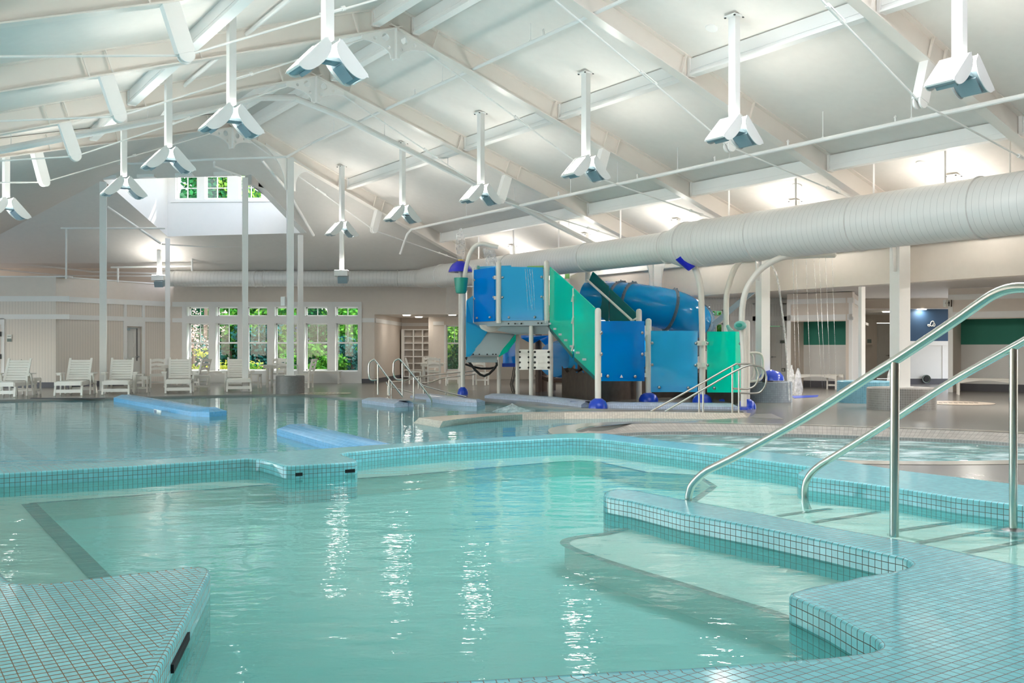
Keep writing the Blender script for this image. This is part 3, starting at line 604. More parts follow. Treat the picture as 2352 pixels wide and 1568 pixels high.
m = MB().prism(rin+rout, -.9, ZC_, .012); struct(m, 'pool_rim', 'tile', label='long aqua tiled rim between the near spa pool and the far lap pool', cat='pool edge', smooth=60)
near = [(1386, 1136), (1388, 1130), (1396, 1126), (1407, 1123.5), (1431, 1122.5), (1470, 1127), (1568, 1146), (1735, 1176), (1901, 1209), (2038, 1233), (2118, 1248), (2235, 1273), (2352, 1299), (2800, 1392)]
nP = [at(x, y, ZC_) for x, y in near]
edge = [(884, 1568), (1117, 1558), (1417, 1539), (1568, 1533), (1735, 1521), (1901, 1508), (1975, 1499), (2000, 1495), (2015, 1490), (2022, 1484), (2022, 1477), (2014, 1468), (2001, 1459), (1968, 1443), (1901, 1406), (1835, 1376), (1818, 1369), (1813, 1365), (1815, 1361), (1821, 1358), (1851, 1349), (1935, 1333), (1975, 1323), (2041, 1313), (2075, 1306), (2089, 1300), (2095, 1294), (2090, 1288), (2075, 1281), (2035, 1273), (1901, 1243), (1735, 1209), (1568, 1179), (1451, 1151), (1401, 1142.5), (1389, 1139)]
left = [(-420, 1118), (-160, 1190), (-40, 1275), (0, 1311), (17, 1329), (27, 1335), (40, 1338), (70, 1339.5), (117, 1338), (233, 1324), (333, 1313), (433, 1301), (460, 1300), (473, 1302), (481, 1307), (483, 1312), (480, 1318), (433, 1409), (347, 1568), (330, 1600), (345, 1616), (440, 1606), (620, 1590)]
lP = [at(x, y, ZC_) for x, y in left]; eP = [at(x, y, ZC_) for x, y in edge]
m = MB().prism(nP+[Vector((5, 2.6, 0)), Vector((5, -2, 0)), Vector((.35, -2, 0)), at(560, 2100, ZC_), at(560, 1594.5, ZC_), at(620, 1590, ZC_)]+eP, -.9, ZC_, .012); struct(m, 'pool_deck', 'tile', label='aqua tiled near deck with its peninsula into the spa pool', cat='pool deck', smooth=60)
m = MB().prism(lP+[at(560, 1594.8, ZC_), at(560, 2100, ZC_), Vector((-.6, -2, 0)), Vector((-6, -2, 0)), Vector((-6, 5, 0))], -.9, ZC_, .012); struct(m, 'pool_deck_corner', 'tile2', label='aqua tiled deck corner with brown grout at the lower left', cat='pool deck', smooth=60)
# spa basin: floor, bench ring with brown nosing, steps
zf, zn = .03, .165
ring = [(66, 1158), (340, 1137), (610, 1115), (927, 1093), (1150, 1073), (1280, 1062), (1334, 1059), (1375, 1062), (1484, 1086), (1600, 1092), (1640, 1118), (1580, 1160), (1480, 1205), (1397, 1226), (1345, 1232), (1308, 1239), (1297, 1247), (1306, 1257), (1351, 1276), (1451, 1309), (1568, 1344), (1668, 1376), (1768, 1406), (1811, 1423), (2000, 1500), (2100, 1800), (300, 1800), (232, 1330)]
rg = [at(x, y, zn) for x, y in ring]
spaout = [at(x, y, ZC_) for x, y in ((-400, 1102), (0, 1080), (327, 1062), (567, 1047), (784, 1035), (1017, 1017), (1300, 1001), (1360, 1000), (1417, 1005), (1568, 1025), (1850, 1058), (2068, 1096), (2352, 1135), (2800, 1198))]+[Vector((2.9, 3.0, 0)), Vector((2.0, .6, 0)), Vector((-3.2, .6, 0)), Vector((-5.2, 5.5, 0))]
m = flat(spaout, zn, [rg])
for i in range(len(rg)): a, b = rg[i], rg[(i+1) % len(rg)]; m.face([a, b, b+Z*(zf-zn), a+Z*(zf-zn)])
struct(m, 'floor_bench', 'bench', label='pale underwater bench around the spa pool', cat='pool bench')
struct(flat(spaout, zf), 'floor_spa', 'basin', label='pale aqua floor of the near spa pool', cat='pool floor')
def strip(pts, w, z, mat, name, lab, cat, closed=False, th=.004):
    P = [Vector((p[0], p[1], z)) for p in pts]; m = MB(); n = len(P); acc = 0
    nr = []
    for i in range(n):
        a = P[max(i-1, 0)]; b = P[min(i+1, n-1)]; d = (b-a).normalized(); nr.append(Vector((-d.y, d.x, 0))*w/2)
    for i in range(n-1):
        l = (P[i+1]-P[i]).length; m.face([P[i]-nr[i], P[i+1]-nr[i+1], P[i+1]+nr[i+1], P[i]+nr[i]], ((acc, .01), (acc+l, .01), (acc+l, .09), (acc, .09))); acc += l
    return struct(m, name, mat, label=lab, cat=cat)
zs = zn+.006
strip([at(x, y, zn) for x, y in ring[:12]], .055, zs, 'stripe', 'trim_14', 'brown tile line on the far bench edge under water', 'tile line')
strip([at(x, y, zn) for x, y in smoothpath([Vector((x, y, 0)) for x, y in ring[12:24]], 4) for x, y in ((x, y),)] if False else [at(p.x, p.y, zn) for p in smoothpath([Vector((x, y, 0)) for x, y in ring[12:24]], 4)], .055, zs, 'stripe', 'trim_15', 'brown tile line curving round the bench in front of the peninsula', 'tile line')
strip([at(66, 1158, zn), at(120, 1214, zn), at(175, 1270, zn), at(232, 1330, zn)], .10, zs, 'stripe', 'trim_16', 'broad brown tile line at the left of the spa pool', 'tile line')
m = MB(); m.lathe([(.001, .0), (.3, 0), (.3, .012), (.22, .02)], at(262, 1168, zf)+Z*.003, 24); struct(m, 'floor_drain', 'tilet', label='round tan drain on the spa pool floor', cat='drain')
# entry steps beneath the near handrails
stp = [((1795, 1184), (1845, 1178), .172), ((1878, 1199), (1955, 1186), .183), ((2061, 1219), (2191, 1203), .195), ((2118, 1246), (2311, 1213), .207), ((2228, 1268), (2352, 1246), .222)]
sd = Vector((.564, -.826, 0)); sq = Vector((.826, .564, 0))
for i, (a, b, z) in enumerate(stp):
    p, q = at(*a, z), at(*b, z); mid = (p+q)/2; c = Vector((mid.x, mid.y, 0)); h_ = (q-p).length/2
    m = MB(); P = [c-sq*(h_+.12)-sd*.02, c+sq*(h_+.9)-sd*.02, c+sq*(h_+.9)+sd*3.0, c-sq*(h_+.12)+sd*3.0]
    for k in range(4): e, f_ = P[k], P[(k+1) % 4]; m.face([e+Z*zf, f_+Z*zf, f_+Z*z, e+Z*z])
    m.face([x+Z*z for x in P]); struct(m, 'floor_step_%d' % (i+1), 'bench', label=('lowest', 'second lowest', 'middle', 'second highest', 'topmost')[i]+' pale underwater step beneath the near handrails', cat='step')
    strip([p-sq*.04, q+sq*.3], .05, z+.005, 'stripe', 'trim_%d' % (17+i), 'brown nosing line on the '+('lowest', 'second lowest', 'middle', 'second highest', 'topmost')[i]+' underwater step', 'tile line')
o = flat(spaout, ZWS).build('spa_water', WSPA, smooth=0); tag(o, 'clear turquoise water of the near spa pool', 'water', None, 'stuff')
# hot tub
tub = [(1.0, 15.0), (1.5, 16.2), (2.8, 16.7), (4.44, 16.3), (5.8, 15.8), (7.6, 14.8), (8.3, 13.2), (7.2, 11.6), (4.9, 11.04), (2.9, 11.5), (1.45, 13.1)]
tb = smoothpath([Vector((*p, 0)) for p in tub], 8, True); tc = Vector((4.6, 13.9, 0))
def sc_(k): return [tc+(p-tc)*k for p in tb]
# lap pool outline
pe = [at(x, y, 0) for x, y in far_edge]
hole = pe+[Vector((.85, 11.6, 0)), Vector((.9, 10.6, 0))]+[at(x, y, ZC_) for x, y in ((1417, 1005), (1568, 1025), (1850, 1058), (2068, 1096), (2352, 1135), (2800, 1198))]+[Vector((3.4, 2.8, 0)), Vector((3.4, -3, 0)), Vector((-24, -3, 0)), Vector((-24, 22, 0))]
for p in hole: p.z = 0
left_out = [Vector((-34, 46, 0)), Vector((-34, -4, 0)), Vector((-24, -4, 0))]
outer = [Vector((-34, -22, 0)), Vector((34, -22, 0)), Vector((34, 46, 0)), Vector((-34, 46, 0))]
m = flat(outer, 0, [hole, tb])
for i in range(len(hole)): a, b = hole[i], hole[(i+1) % len(hole)]; m.face([a, b, b-Z*.5, a-Z*.5])
struct(m, 'floor', 'deck', label='wet grey pool deck', cat='floor')
m = MB(); n = len(tb); L0, L1, L2, L3 = tb, sc_(.955), sc_(.935), sc_(.93); acc = 0
for i in range(n):
    j = (i+1) % n; w = (tb[j]-tb[i]).length
    for (A_, za), (B_, zb_), v0, v1 in (((L0, 0), (L1, -.10), 0, .14), ((L1, -.10), (L2, -.13), .14, .21)):
        m.face([A_[i]+Z*za, A_[j]+Z*za, B_[j]+Z*zb_, B_[i]+Z*zb_], ((acc, v0), (acc+w, v0), (acc+w, v1), (acc, v1)))
    acc += w
struct(m, 'hot_tub_surround', 'tiles', label='sloping grey tiled surround of the round hot tub', cat='pool edge')
m = MB(); acc = 0
for i in range(n):
    j = (i+1) % n; w = (tb[j]-tb[i]).length
    m.face([L2[i]-Z*.13, L2[j]-Z*.13, L3[j]-Z*.9, L3[i]-Z*.9], ((acc, 0), (acc+w, 0), (acc+w, .77), (acc, .77))); acc += w
struct(m, 'hot_tub_wall', 'tileg', label='grey mosaic waterline band of the hot tub', cat='pool edge')
struct(flat(L3, -.6), 'floor_hot_tub', 'tubfloor', label='pale floor of the hot tub', cat='pool floor')
o = flat(sc_(.934), -.185).build('hot_tub_water', WTUB, smooth=0); tag(o, 'foaming pale turquoise water of the round hot tub', 'water', None, 'stuff')
m = MB(); LO = sc_(1.12); acc = 0
for i in range(n):
    j = (i+1) % n; m.face([tb[i]+Z*.004, tb[j]+Z*.004, LO[j]+Z*.004, LO[i]+Z*.004], [uv_of(p) for p in (tb[i], tb[j], LO[j], LO[i])])
struct(m, 'hot_tub_border', 'deck2', label='flat beige border around the hot tub', cat='floor')
# lap pool water and floor
pw = [Vector((p.x, p.y, 0)) for p in pe]; pw = pw+[Vector((.6, 10.95, 0)), Vector((-1.4, 9.6, 0)), Vector((-3.5, 7.9, 0)), Vector((-5.2, 6.6, 0)), Vector((-23.9, 6.6, 0)), Vector((-23.9, 21.9, 0))]
o = flat(pw, ZWP).build('pool_water', WPOOL, smooth=0); tag(o, 'calm turquoise water of the far lap pool', 'water', None, 'stuff')
struct(flat([Vector((-25, 5, 0)), Vector((9, 5, 0)), Vector((9, 27, 0)), Vector((-25, 27, 0))], -.26), 'floor_pool', 'farbasin', label='aqua floor of the lap pool', cat='pool floor')
strip([at(190, 935, -.22), at(520, 1045, -.22)], .24, -.22, 'lane', 'trim_22', 'dark lane line on the pool floor in front of the loungers', 'lane line')
strip([at(-60, 955, -.22), at(112, 1072, -.22)], .28, -.22, 'lane', 'trim_23', 'dark lane line on the pool floor at the left border', 'lane line')
def curb(px, w, h, mat, name, lab, z=ZWP, ch=.13, chh=.06):
    Fp = [at(x, y, z) for x, y in px]; Fp = [Vector((p.x, p.y, 0)) for p in Fp]; n = len(Fp); nr = []
    for i in range(n):
        d = (Fp[min(i+1, n-1)]-Fp[max(i-1, 0)]).normalized(); nr.append(Vector((-d.y, d.x, 0)))
    ex = .0; prof = [(0, -.3), (0, h-chh), (ch, h), (w-ch, h), (w, h-chh), (w, -.3)]; m = MB(); V = []; acc = [0]
    for i in range(1, n): acc.append(acc[-1]+(Fp[i]-Fp[i-1]).length)
    pl = [0, .3+h, .3+h+ch, .3+h+w-ch, .3+h+w, .6+2*h+w]
    for k, (o, zz) in enumerate(prof):
        for i in range(n):
            e = Vector((0, 0, 0))
            if zz == h and i == 0: e = (Fp[1]-Fp[0]).normalized()*ch
            if zz == h and i == n-1: e = -(Fp[-1]-Fp[-2]).normalized()*ch
            V.append(Fp[i]+nr[i]*o+e+Z*zz)
    Fc, U = [], []
    for k in range(len(prof)-1):
        for i in range(n-1): Fc.append((k*n+i, k*n+i+1, (k+1)*n+i+1, (k+1)*n+i)); U.append(((acc[i], pl[k]), (acc[i+1], pl[k]), (acc[i+1], pl[k+1]), (acc[i], pl[k+1])))
    for i in (0, n-1):
        for q in ((0, 1, 4, 5), (1, 2, 3, 4)): Fc.append(tuple(k*n+i for k in q)); U.append([(prof[k][0], prof[k][1]) for k in q])
    m.idx(V, Fc, U); return struct(m, name, mat, label=lab, cat='pool curb', smooth=30)
curb([(831, 926), (906, 936), (937, 933.5)], .55, .10, 'tilep', 'pool_curb', 'short lilac grey tiled curb left of the pool entry steps')
curb([(942, 917), (1040, 930.5), (1095, 934), (1114, 930)], .6, .11, 'tilep', 'pool_curb', 'lilac grey tiled curb right of the pool entry steps')
curb([(1113, 918), (1238, 928), (1335, 940), (1358, 938)], .6, .12, 'tilep', 'pool_curb', 'long lilac grey tiled curb in front of the play tower legs')
curb([(1376.5, 941), (1447, 943), (1695, 945.5)], .55, .12, 'tilep', 'pool_curb', 'lilac grey tiled curb below the blue and green panels')
m = MB()
tp = [(963, 959), (1017, 967), (1047, 962.5), (1118, 956), (1200, 951), (1297, 947), (1476, 945.5), (1708, 949), (1712, 947.5), (1476, 943.5), (1297, 944.5), (1200, 947), (1118, 950.5), (1047, 953.5)]
bt = [(947, 973), (1008, 984), (1047, 977), (1118, 970), (1200, 966), (1297, 964), (1476, 962), (1726, 966), (1735, 950), (1476, 943.4), (1297, 944.4), (1200, 946), (1118, 949.5), (1047, 952.5)]
T_ = [at(x, y, .07) for x, y in tp]; B_ = [at(x, y, -.06) for x, y in bt]; n = len(tp); acc = 0
for i in range(n):
    j = (i+1) % n; w = (T_[j]-T_[i]).length
    m.face([B_[i], B_[j], T_[j], T_[i]], ((acc, 0), (acc+w, 0), (acc+w, .25), (acc, .25)))
    m.face([B_[i]-Z*.3, B_[j]-Z*.3, B_[j], B_[i]], ((acc, -.3), (acc+w, -.3), (acc+w, 0), (acc, 0))); acc += w
for t in tessellate_polygon([T_]): m.face([T_[k] for k in t], [uv_of(T_[k]) for k in t])
struct(m, 'pool_curb', 'tilet', label='long curved tan tiled curb with a blunt left nose', cat='pool curb', smooth=25)
c = curb([(261, 921.5), (440, 956), (481, 957.5)], .5, .13, 'bar', 'pool_divider', 'sky blue tiled divider bar with a depth plate, near the loungers', ch=.16, chh=.08)
p, q = at(355, 938.8, -.0), at(371, 942.2, -.0); d = (q-p).normalized(); n_ = Vector((d.y, -d.x, 0))
m = MB(); m.bar(p+n_*.01-Z*.03, q+n_*.01-Z*.03, .01, .055); pl_ = m.build('depth_plate', 'sign', c)
m = MB()
for k in range(4): m.bar(p+d*(.03+k*.055)+n_*.016-Z*.03, p+d*(.055+k*.055)+n_*.016-Z*.03, .006, .028)
m.build('depth_marking', 'deepblue', pl_)
curb([(636, 999), (720, 1024), (1000, 1107)], .55, .13, 'bar', 'pool_divider', 'sky blue tiled divider bar running behind the aqua rim', ch=.16, chh=.08)
# overflow slots
def slot(a, b, out, lab):
    a, b = at(*a, ZC_), at(*b, ZC_); o = Vector(out)*.004; m = MB(); m.bar(Vector((a.x, a.y, .272))+o, Vector((b.x, b.y, .272))+o, .012, .028)
    return struct(m, 'overflow_slot', 'dark', label=lab, cat='slot')
slot((678, 1069.2), (815, 1060.6), (0, -1, 0), 'dark overflow slot in the front of the square rim step')
slot((430, 1414), (392, 1485), (.8, .5, 0), 'dark overflow slot along the lower left deck corner')
# deck details
def drain(px, py, r, lab):
    p = at(px, py, .004); m = MB()
    for k in range(9): a = -.9+k*.22; m.bar(p+Vector((a*r, -.1, .004)), p+Vector((a*r+.02, .1, .004)), .03, .01)
    d = thing('floor_drain_grate', lab, 'drain', p); m.build('grate', 'black', d); MB().lathe([(r*1.25, 0), (r*1.55, .003)], p, 32).build('ring', 'tilet', d)
drain(2195, 925, .55, 'round floor drain with dark slots right of the grey column drum')
drain(745, 903, .5, 'round floor drain on the deck right of the dark column drum')
m = MB()
for k in range(40): x = 72+k*4.2; m.bar(at(x, 915, .004), at(x+3, 913.6, .004), .06, .006)
tag(m.build('gutter_grate', 'base'), 'slotted dark gutter grate at the pool edge under the loungers', 'grate')
m = MB().plate([at(1722, 958, .006), at(1800, 962, .006), at(1772, 950, .006), at(1735, 950.5, .006)], .008); tag(m.build('drain_cover', 'tileg'), 'grey square drain cover at the right end of the tan curb', 'drain cover')
# ================================================================ ROOF STEEL, DUCT, LAMPS
DP = .40
def ibeam(m, a, b, depth=DP, fw=.2, up=Z):           # a-b is the top line
    d = (b-a).normalized(); x = d.cross(up).normalized(); y = x.cross(d).normalized()
    m.bar(a-y*depth/2, b-y*depth/2, .02, depth, y); m.bar(a-y*(depth-.01), b-y*(depth-.01), fw, .022, y); m.bar(a-y*.01, b-y*.01, fw, .02, y)
def gusset(c, ax, wd, drop, slope, th=.03):          # scalloped plate hanging under the ridge; ax = plan direction across
    P = []
    def pt(s, z): return c+ax*s+Z*z
    P.append(pt(-wd, -wd*slope)); P.append(pt(0, 0)); P.append(pt(wd, -wd*slope)); P.append(pt(wd, -wd*slope-.09))
    for i in range(9):
        t = i/8; P.append(pt(wd*.92-(wd*.92-.09)*math.sin(t*math.pi/2), -wd*slope-.1-(drop-wd*slope-.12)*(1-math.cos(t*math.pi/2))))
    P.append(pt(-.09, -drop))
    for i in range(9):
        t = 1-i/8; P.append(pt(-wd*.92+(wd*.92-.09)*math.sin(t*math.pi/2), -wd*slope-.1-(drop-wd*slope-.12)*(1-math.cos(t*math.pi/2))))
    P.append(pt(-wd, -wd*slope-.09))
    H = [[pt(sx_+r*math.cos(k*math.pi/6), z_+r*math.sin(k*math.pi/6)) for k in range(12)] for sx_, z_, r in ((-.2, -.2, .075), (.2, -.2, .075), (-.13, -.38, .035), (.13, -.38, .035), (-.42, -.25, .035), (.42, -.25, .035))]
    m = MB().plate(P, th, None, H); m.bar(pt(0, -.01), pt(0, -drop), .02, .2, ax.cross(Z)); return m
def frame(u, label, dirR=None, dirL=None, rods=True, vr=18.5, vl=-4):
    fu = (lambda v: u) if dirR is None else hipu
    t = thing('roof_truss', label, 'roof truss', UV(fu(RV), RV, CH+6.45), 'roof trusses')
    for sgn, ve in ((1, vr), (-1, vl)):
        m = MB(); a, b = uvz(fu(RV), RV+sgn*.0), uvz(fu(ve), ve); ibeam(m, a, b)
        d = (b-a).normalized(); x = d.cross(Z).normalized(); y = x.cross(d).normalized()
        if y.z < 0: y = -y
        stt = [.9, 3.75, 5.15, 5.5] if rods else [.9]
        for s in stt:
            p = a+d*s/abs(math.cos(math.atan(.333)))-y*DP/2
            for k in (-1, 1): m.bar(p+x*k*.055, p+x*k*.1, .022, DP-.04, y)
        m.build('rafter', 'beam', t)
        if rods:
            va = RV+sgn*5.25; p = uvz(fu(va), va)-y*DP; q = p-y*.62; ax = (UV(fu(va+sgn), va+sgn, 0)-UV(fu(va), va, 0)).normalized()
            m = MB(); m.bar(p, q, .15, .22, ax)
            st = m.build('strut', 'white', t)
            R = Matrix((ax, Z, x)).transposed()
            for k in (-1, 1): MB().lathe([(.001, -.015), (.1, -.015), (.1, .015), (.001, .015)], q+x*k*.05-y*.02, 16, mat=R).build('end_disc', 'white', st)
            g0 = uvz(fu(RV+sgn*.62), RV+sgn*.62)-y*(DP+.06); e0 = uvz(fu(RV+sgn*9.2), RV+sgn*9.2)-y*(DP+.03)
            m = MB(); m.tube([g0, q-y*.02], .016, 8); m.tube([q-y*.02, e0], .016, 8); rd = m.build('tie_rod', 'steel' if False else 'white', t)
            for A_, B_, f in ((g0, q, .55), (q, e0, .72)):
                m = MB()
                dd = (B_-A_).normalized(); c = A_+(B_-A_)*f; sd_ = dd.cross(Z).normalized()
                for k in (-1, 1): m.bar(c-dd*.16+sd_*k*.03, c+dd*.16+sd_*k*.03, .014, .02)
                m.tube([c-dd*.2, c-dd*.14], .035, 8); m.tube([c+dd*.14, c+dd*.2], .035, 8)
                m.build('turnbuckle', 'white', rd)
    ax = (UV(fu(RV+1), RV+1, 0)-UV(fu(RV-1), RV-1, 0)).normalized()
    gusset(UV(fu(RV), RV, CH+6.456-DP-.01), ax, .68, .58, .333).build('gusset_plate', 'white', t)
    return t
FU = [.85, 4.7, 8.55, 12.4, 16.25, 20.1]
frame(4.7, 'nearest white roof truss, its ridge outside the top of the photo')
frame(8.55, 'white roof truss with a strut beside the top right pendant lamp')
frame(12.4, 'white roof truss ending on the tall post with the light grey drum on the right')
frame(16.25, 'white roof truss whose ridge plate shows above the nearest left pendant lamp')
frame(20.1, 'white roof truss whose ridge plate stands left of and above the long diagonal sprinkler main')
frame(26, 'skewed end roof truss carried by the post on the dark drum', 1, 1, vr=19)
BAY = [(4.7, 8.55, 'nearest the viewer, at the top right corner'), (8.55, 12.4, 'between the second and third trusses'), (12.4, 16.25, 'between the third and fourth trusses'), (16.25, 20.1, 'between the fourth and fifth trusses'), (20.1, None, 'between the fifth truss and the end truss')]
ROWS = [(RV+.42, 'just right of the ridge'), (RV-.42, 'just left of the ridge'), (12.2, 'half way up the right slope'), (4.4, 'half way up the left slope'), (16.05, 'low on the right slope above the big duct'), (1.0, 'low on the left slope')]
for v, rn in ROWS:
    for a, b, bn in BAY:
        e = b if b else hipu(v)-.15
        if e-a < .8: continue
        m = MB(); p, q = UV(a+.02, v, zc(v)-.16), UV(e-.02, v, zc(v)-.16); dn = (UV(0, 1, 0)-UV(0, 0, 0))
        m.bar(p, q, .09, .3); m.bar(p-Z*.14, q-Z*.14, .17, .03); m.bar(p-Z*.05, q-Z*.05, .11, .012)
        for c in (p, q): dd = (q-p).normalized()*(.03 if c == p else -.03); m.bar(c, c+dd*2, .15, .34)
        tag(m.build('roof_beam', 'white'), 'white roof beam '+rn+', '+bn, 'roof beam', 'roof beams')
m = MB(); m.bar(UV(-6, 18.86, 3.74), UV(30.5, 18.86, 3.74), .14, .34); m.bar(UV(-6, 18.78, 3.58), UV(30.5, 18.78, 3.58), .1, .03)
tag(m.build('eave_beam', 'white'), 'long white eave beam just below the big duct on the right', 'beam')
# ---- posts and tiled drums
def post(c, w, z0, z1, label, base=True, cap=None, name='post'):
    w = w/1.26; t = thing(name, label, 'post', (c.x, c.y, z0))
    MB().box((c.x, c.y, (z0+z1)/2), w, w, z1-z0, Matrix.Rotation(TH*.6, 3, 'Z')).build('shaft', 'white', t)
    if base: MB().box((c.x, c.y, z0+.01), w+.1, w+.1, .02, Matrix.Rotation(TH*.6, 3, 'Z')).build('base_plate', 'white', t)
    if cap == 'wing':
        for s in (-1, 1):
            ax = UV(0, s, 0); P = [(.0, 0), (w/2+.55, -.18*s if False else 0)]
            top = zc(18.2)-DP
            pts = [Vector((c.x, c.y, z1))+ax*w/2-Z*1.25, Vector((c.x, c.y, z1))+ax*w/2, Vector((c.x, c.y, z1))+ax*(w/2+.7)-Z*.0, Vector((c.x, c.y, z1))+ax*(w/2+.7)-Z*.1]
            for k in range(1, 8): a = k/8*math.pi/2; pts.append(Vector((c.x, c.y, z1))+ax*(w/2+.1+.6*(1-math.sin(a)))-Z*(.12+1.0*(1-math.cos(a))))
            pts.append(Vector((c.x, c.y, z1))+ax*(w/2+.1)-Z*1.25)
            MB().plate(pts, .03).build('bracket', 'white', t)
    return t
def drum(px, py_front, wpx, h, mat, label, lip=.02):
    yf = F*CH/(py_front-HY); r = wpx*yf/F/2; r = wpx*(yf+r)/F/2; c = Vector(((px-CX)*(yf+r)/F, yf+r, 0))
    MBo = MB().lathe([(r, 0), (r, h-lip), (r-lip, h), (.001, h)], c, 36); tag(MBo.build('column_drum', mat), label, 'drum', 'tiled drums'); return c, r
c1, _ = drum(2070, 943, 150, .46, 'tileg', 'light grey mosaic drum around the foot of the thick white post on the right')
c2_, _ = drum(1984, 927, 118, .52, 'tileb', 'pale blue mosaic drum behind the near stainless handrail')
c3, _ = drum(1767, 925, 102, .5, 'tilegb', 'blue grey mosaic drum behind the small looped handrails')
c4, _ = drum(666.5, 905, 65, .52, 'tiled', 'dark grey drum at the pool edge beside the garden windows')
def rpost(px, Y, w, z0, lab, u): p = aty(px, 800, Y); return post(p, w, z0, 4.2, lab, True, 'wing')
rpost(2067, c1.y, .37, .46, 'thick white post standing on the light grey drum', 12.4)
rpost(1752, c3.y+.0, .31, .5, 'white post standing on the blue grey drum behind the spray arches', 16.25)
rpost(1506, 26.9, .3, 0, 'white post with scalloped brackets behind the blue tube slide', 20.1)
p = aty(1979.5, 800, 22.8); post(p, .14, .52, ZF+.02, 'slim white post on the pale blue drum', False)
p = aty(666.5, 800, c4.y); zt = aty(660, 362, c4.y).z; t = post(p, .235, .52, zt, 'tall white post on the dark grey drum')
dv = (UV(hipu(11), 11, 0)-UV(hipu(9), 9, 0)).normalized()
for s in (-1, 1):
    a = Vector((p.x, p.y, zt)); w = .12; tz = -.3*s
    pts = [a+dv*s*w-Z*.95, a+dv*s*w+Z*.0, a+dv*s*.85-Z*(.85*.333*s), a+dv*s*.85-Z*(.85*.333*s+.1)]
    for k in range(1, 8): an = k/8*math.pi/2; pts.append(a+dv*s*(w+.06+.66*(1-math.sin(an)))-Z*(.12+.25*s*(1-math.sin(an))+.72*(1-math.cos(an))))
    pts.append(a+dv*s*(w+.06)-Z*.95)
    MB().plate(pts, .03).build('bracket', 'white', t)
m = MB().box((p.x-.19, p.y-.05, aty(655, 692, p.y).z), .12, .14, .26); m.build('junction_box', 'white', t)
for q, w, lab in ((NL, .25, 'tall white post at the left front corner of the light well'), (NR, .21, 'tall white post between the second and third garden windows, under the light well'), (FL, .2, 'white post at the left rear corner of the light well'), (FR, .21, 'white post at the right rear corner of the light well')):
    post(Vector((q.x, q.y, 0)), w, 0, q.z-.07, lab)
# ---- big duct
DV, DZ = 16.4, CH+2.49
def ring_(m, c, d, r, w=.05, o=.025): d = d.normalized(); m.tube([c-d*w/2, c-d*w/4, c+d*w/4, c+d*w/2], [r, r+o, r+o, r], 28, False)
t = thing('air_duct', 'huge white spiral air duct under the roof slope, turning along the window wall', 'duct', UV(12, DV, DZ))
MB().tube([UV(u, DV, DZ) for u in (-5, 0, 5, 10, 14, 16.7)], .54, 36).build('wide_section', 'duct', t)
MB().tube([UV(16.7, DV, DZ), UV(16.85, DV, DZ), UV(17.3, DV, DZ), UV(17.4, DV, DZ)], [.54, .54, .385, .385], 36).build('reducer', 'duct', t)
MB().tube([UV(u, DV, DZ) for u in (17.4, 20, 24, 28.6)], .385, 32).build('middle_section', 'duct', t)
e1 = UV(28.6, DV, DZ); YD = 34.75; xs = e1.x-.1
el = smoothpath([e1, UV(29.7, DV, DZ), Vector((-3.3, YD-.25, DZ+.03)), Vector((-4.1, YD, DZ+.04))], 6)
MB().tube(el, [.385-.10*i/(len(el)-1) for i in range(len(el))], 32).build('elbow', 'duct', t)
MB().tube([Vector((x, YD, DZ+.04)) for x in (-4.1, -7, -10, -12.75)], .285, 28).build('narrow_section', 'duct', t)
for u in (3.2, 7.6, 9.4, 11.9, 14.5, 16.1, 16.72): m = MB(); ring_(m, UV(u, DV, DZ), UV(1, 0, 0), .54); m.build('collar', 'duct', t)
for u in (17.42, 20.6, 24.4, 28.5): m = MB(); ring_(m, UV(u, DV, DZ), UV(1, 0, 0), .385); m.build('collar', 'duct', t)
for x in (-4.15, -6.1, -9.0, -9.3, -12.2): m = MB(); ring_(m, Vector((x, YD, DZ+.04)), Vector((1, 0, 0)), .285); m.build('collar', 'duct', t)
for u in (6.2, 8.9, 10.1, 11.6, 13.5, 15.4, 19.2, 21.9, 24.2, 26.2):
    r = .54 if u < 16.8 else .385; m = MB(); m.bar(UV(u, DV, DZ+r-.02), UV(u, DV, zc(DV)-.02), .05, .008, UV(1, 0, 0)); m.build('hanger_strap', 'white', t)
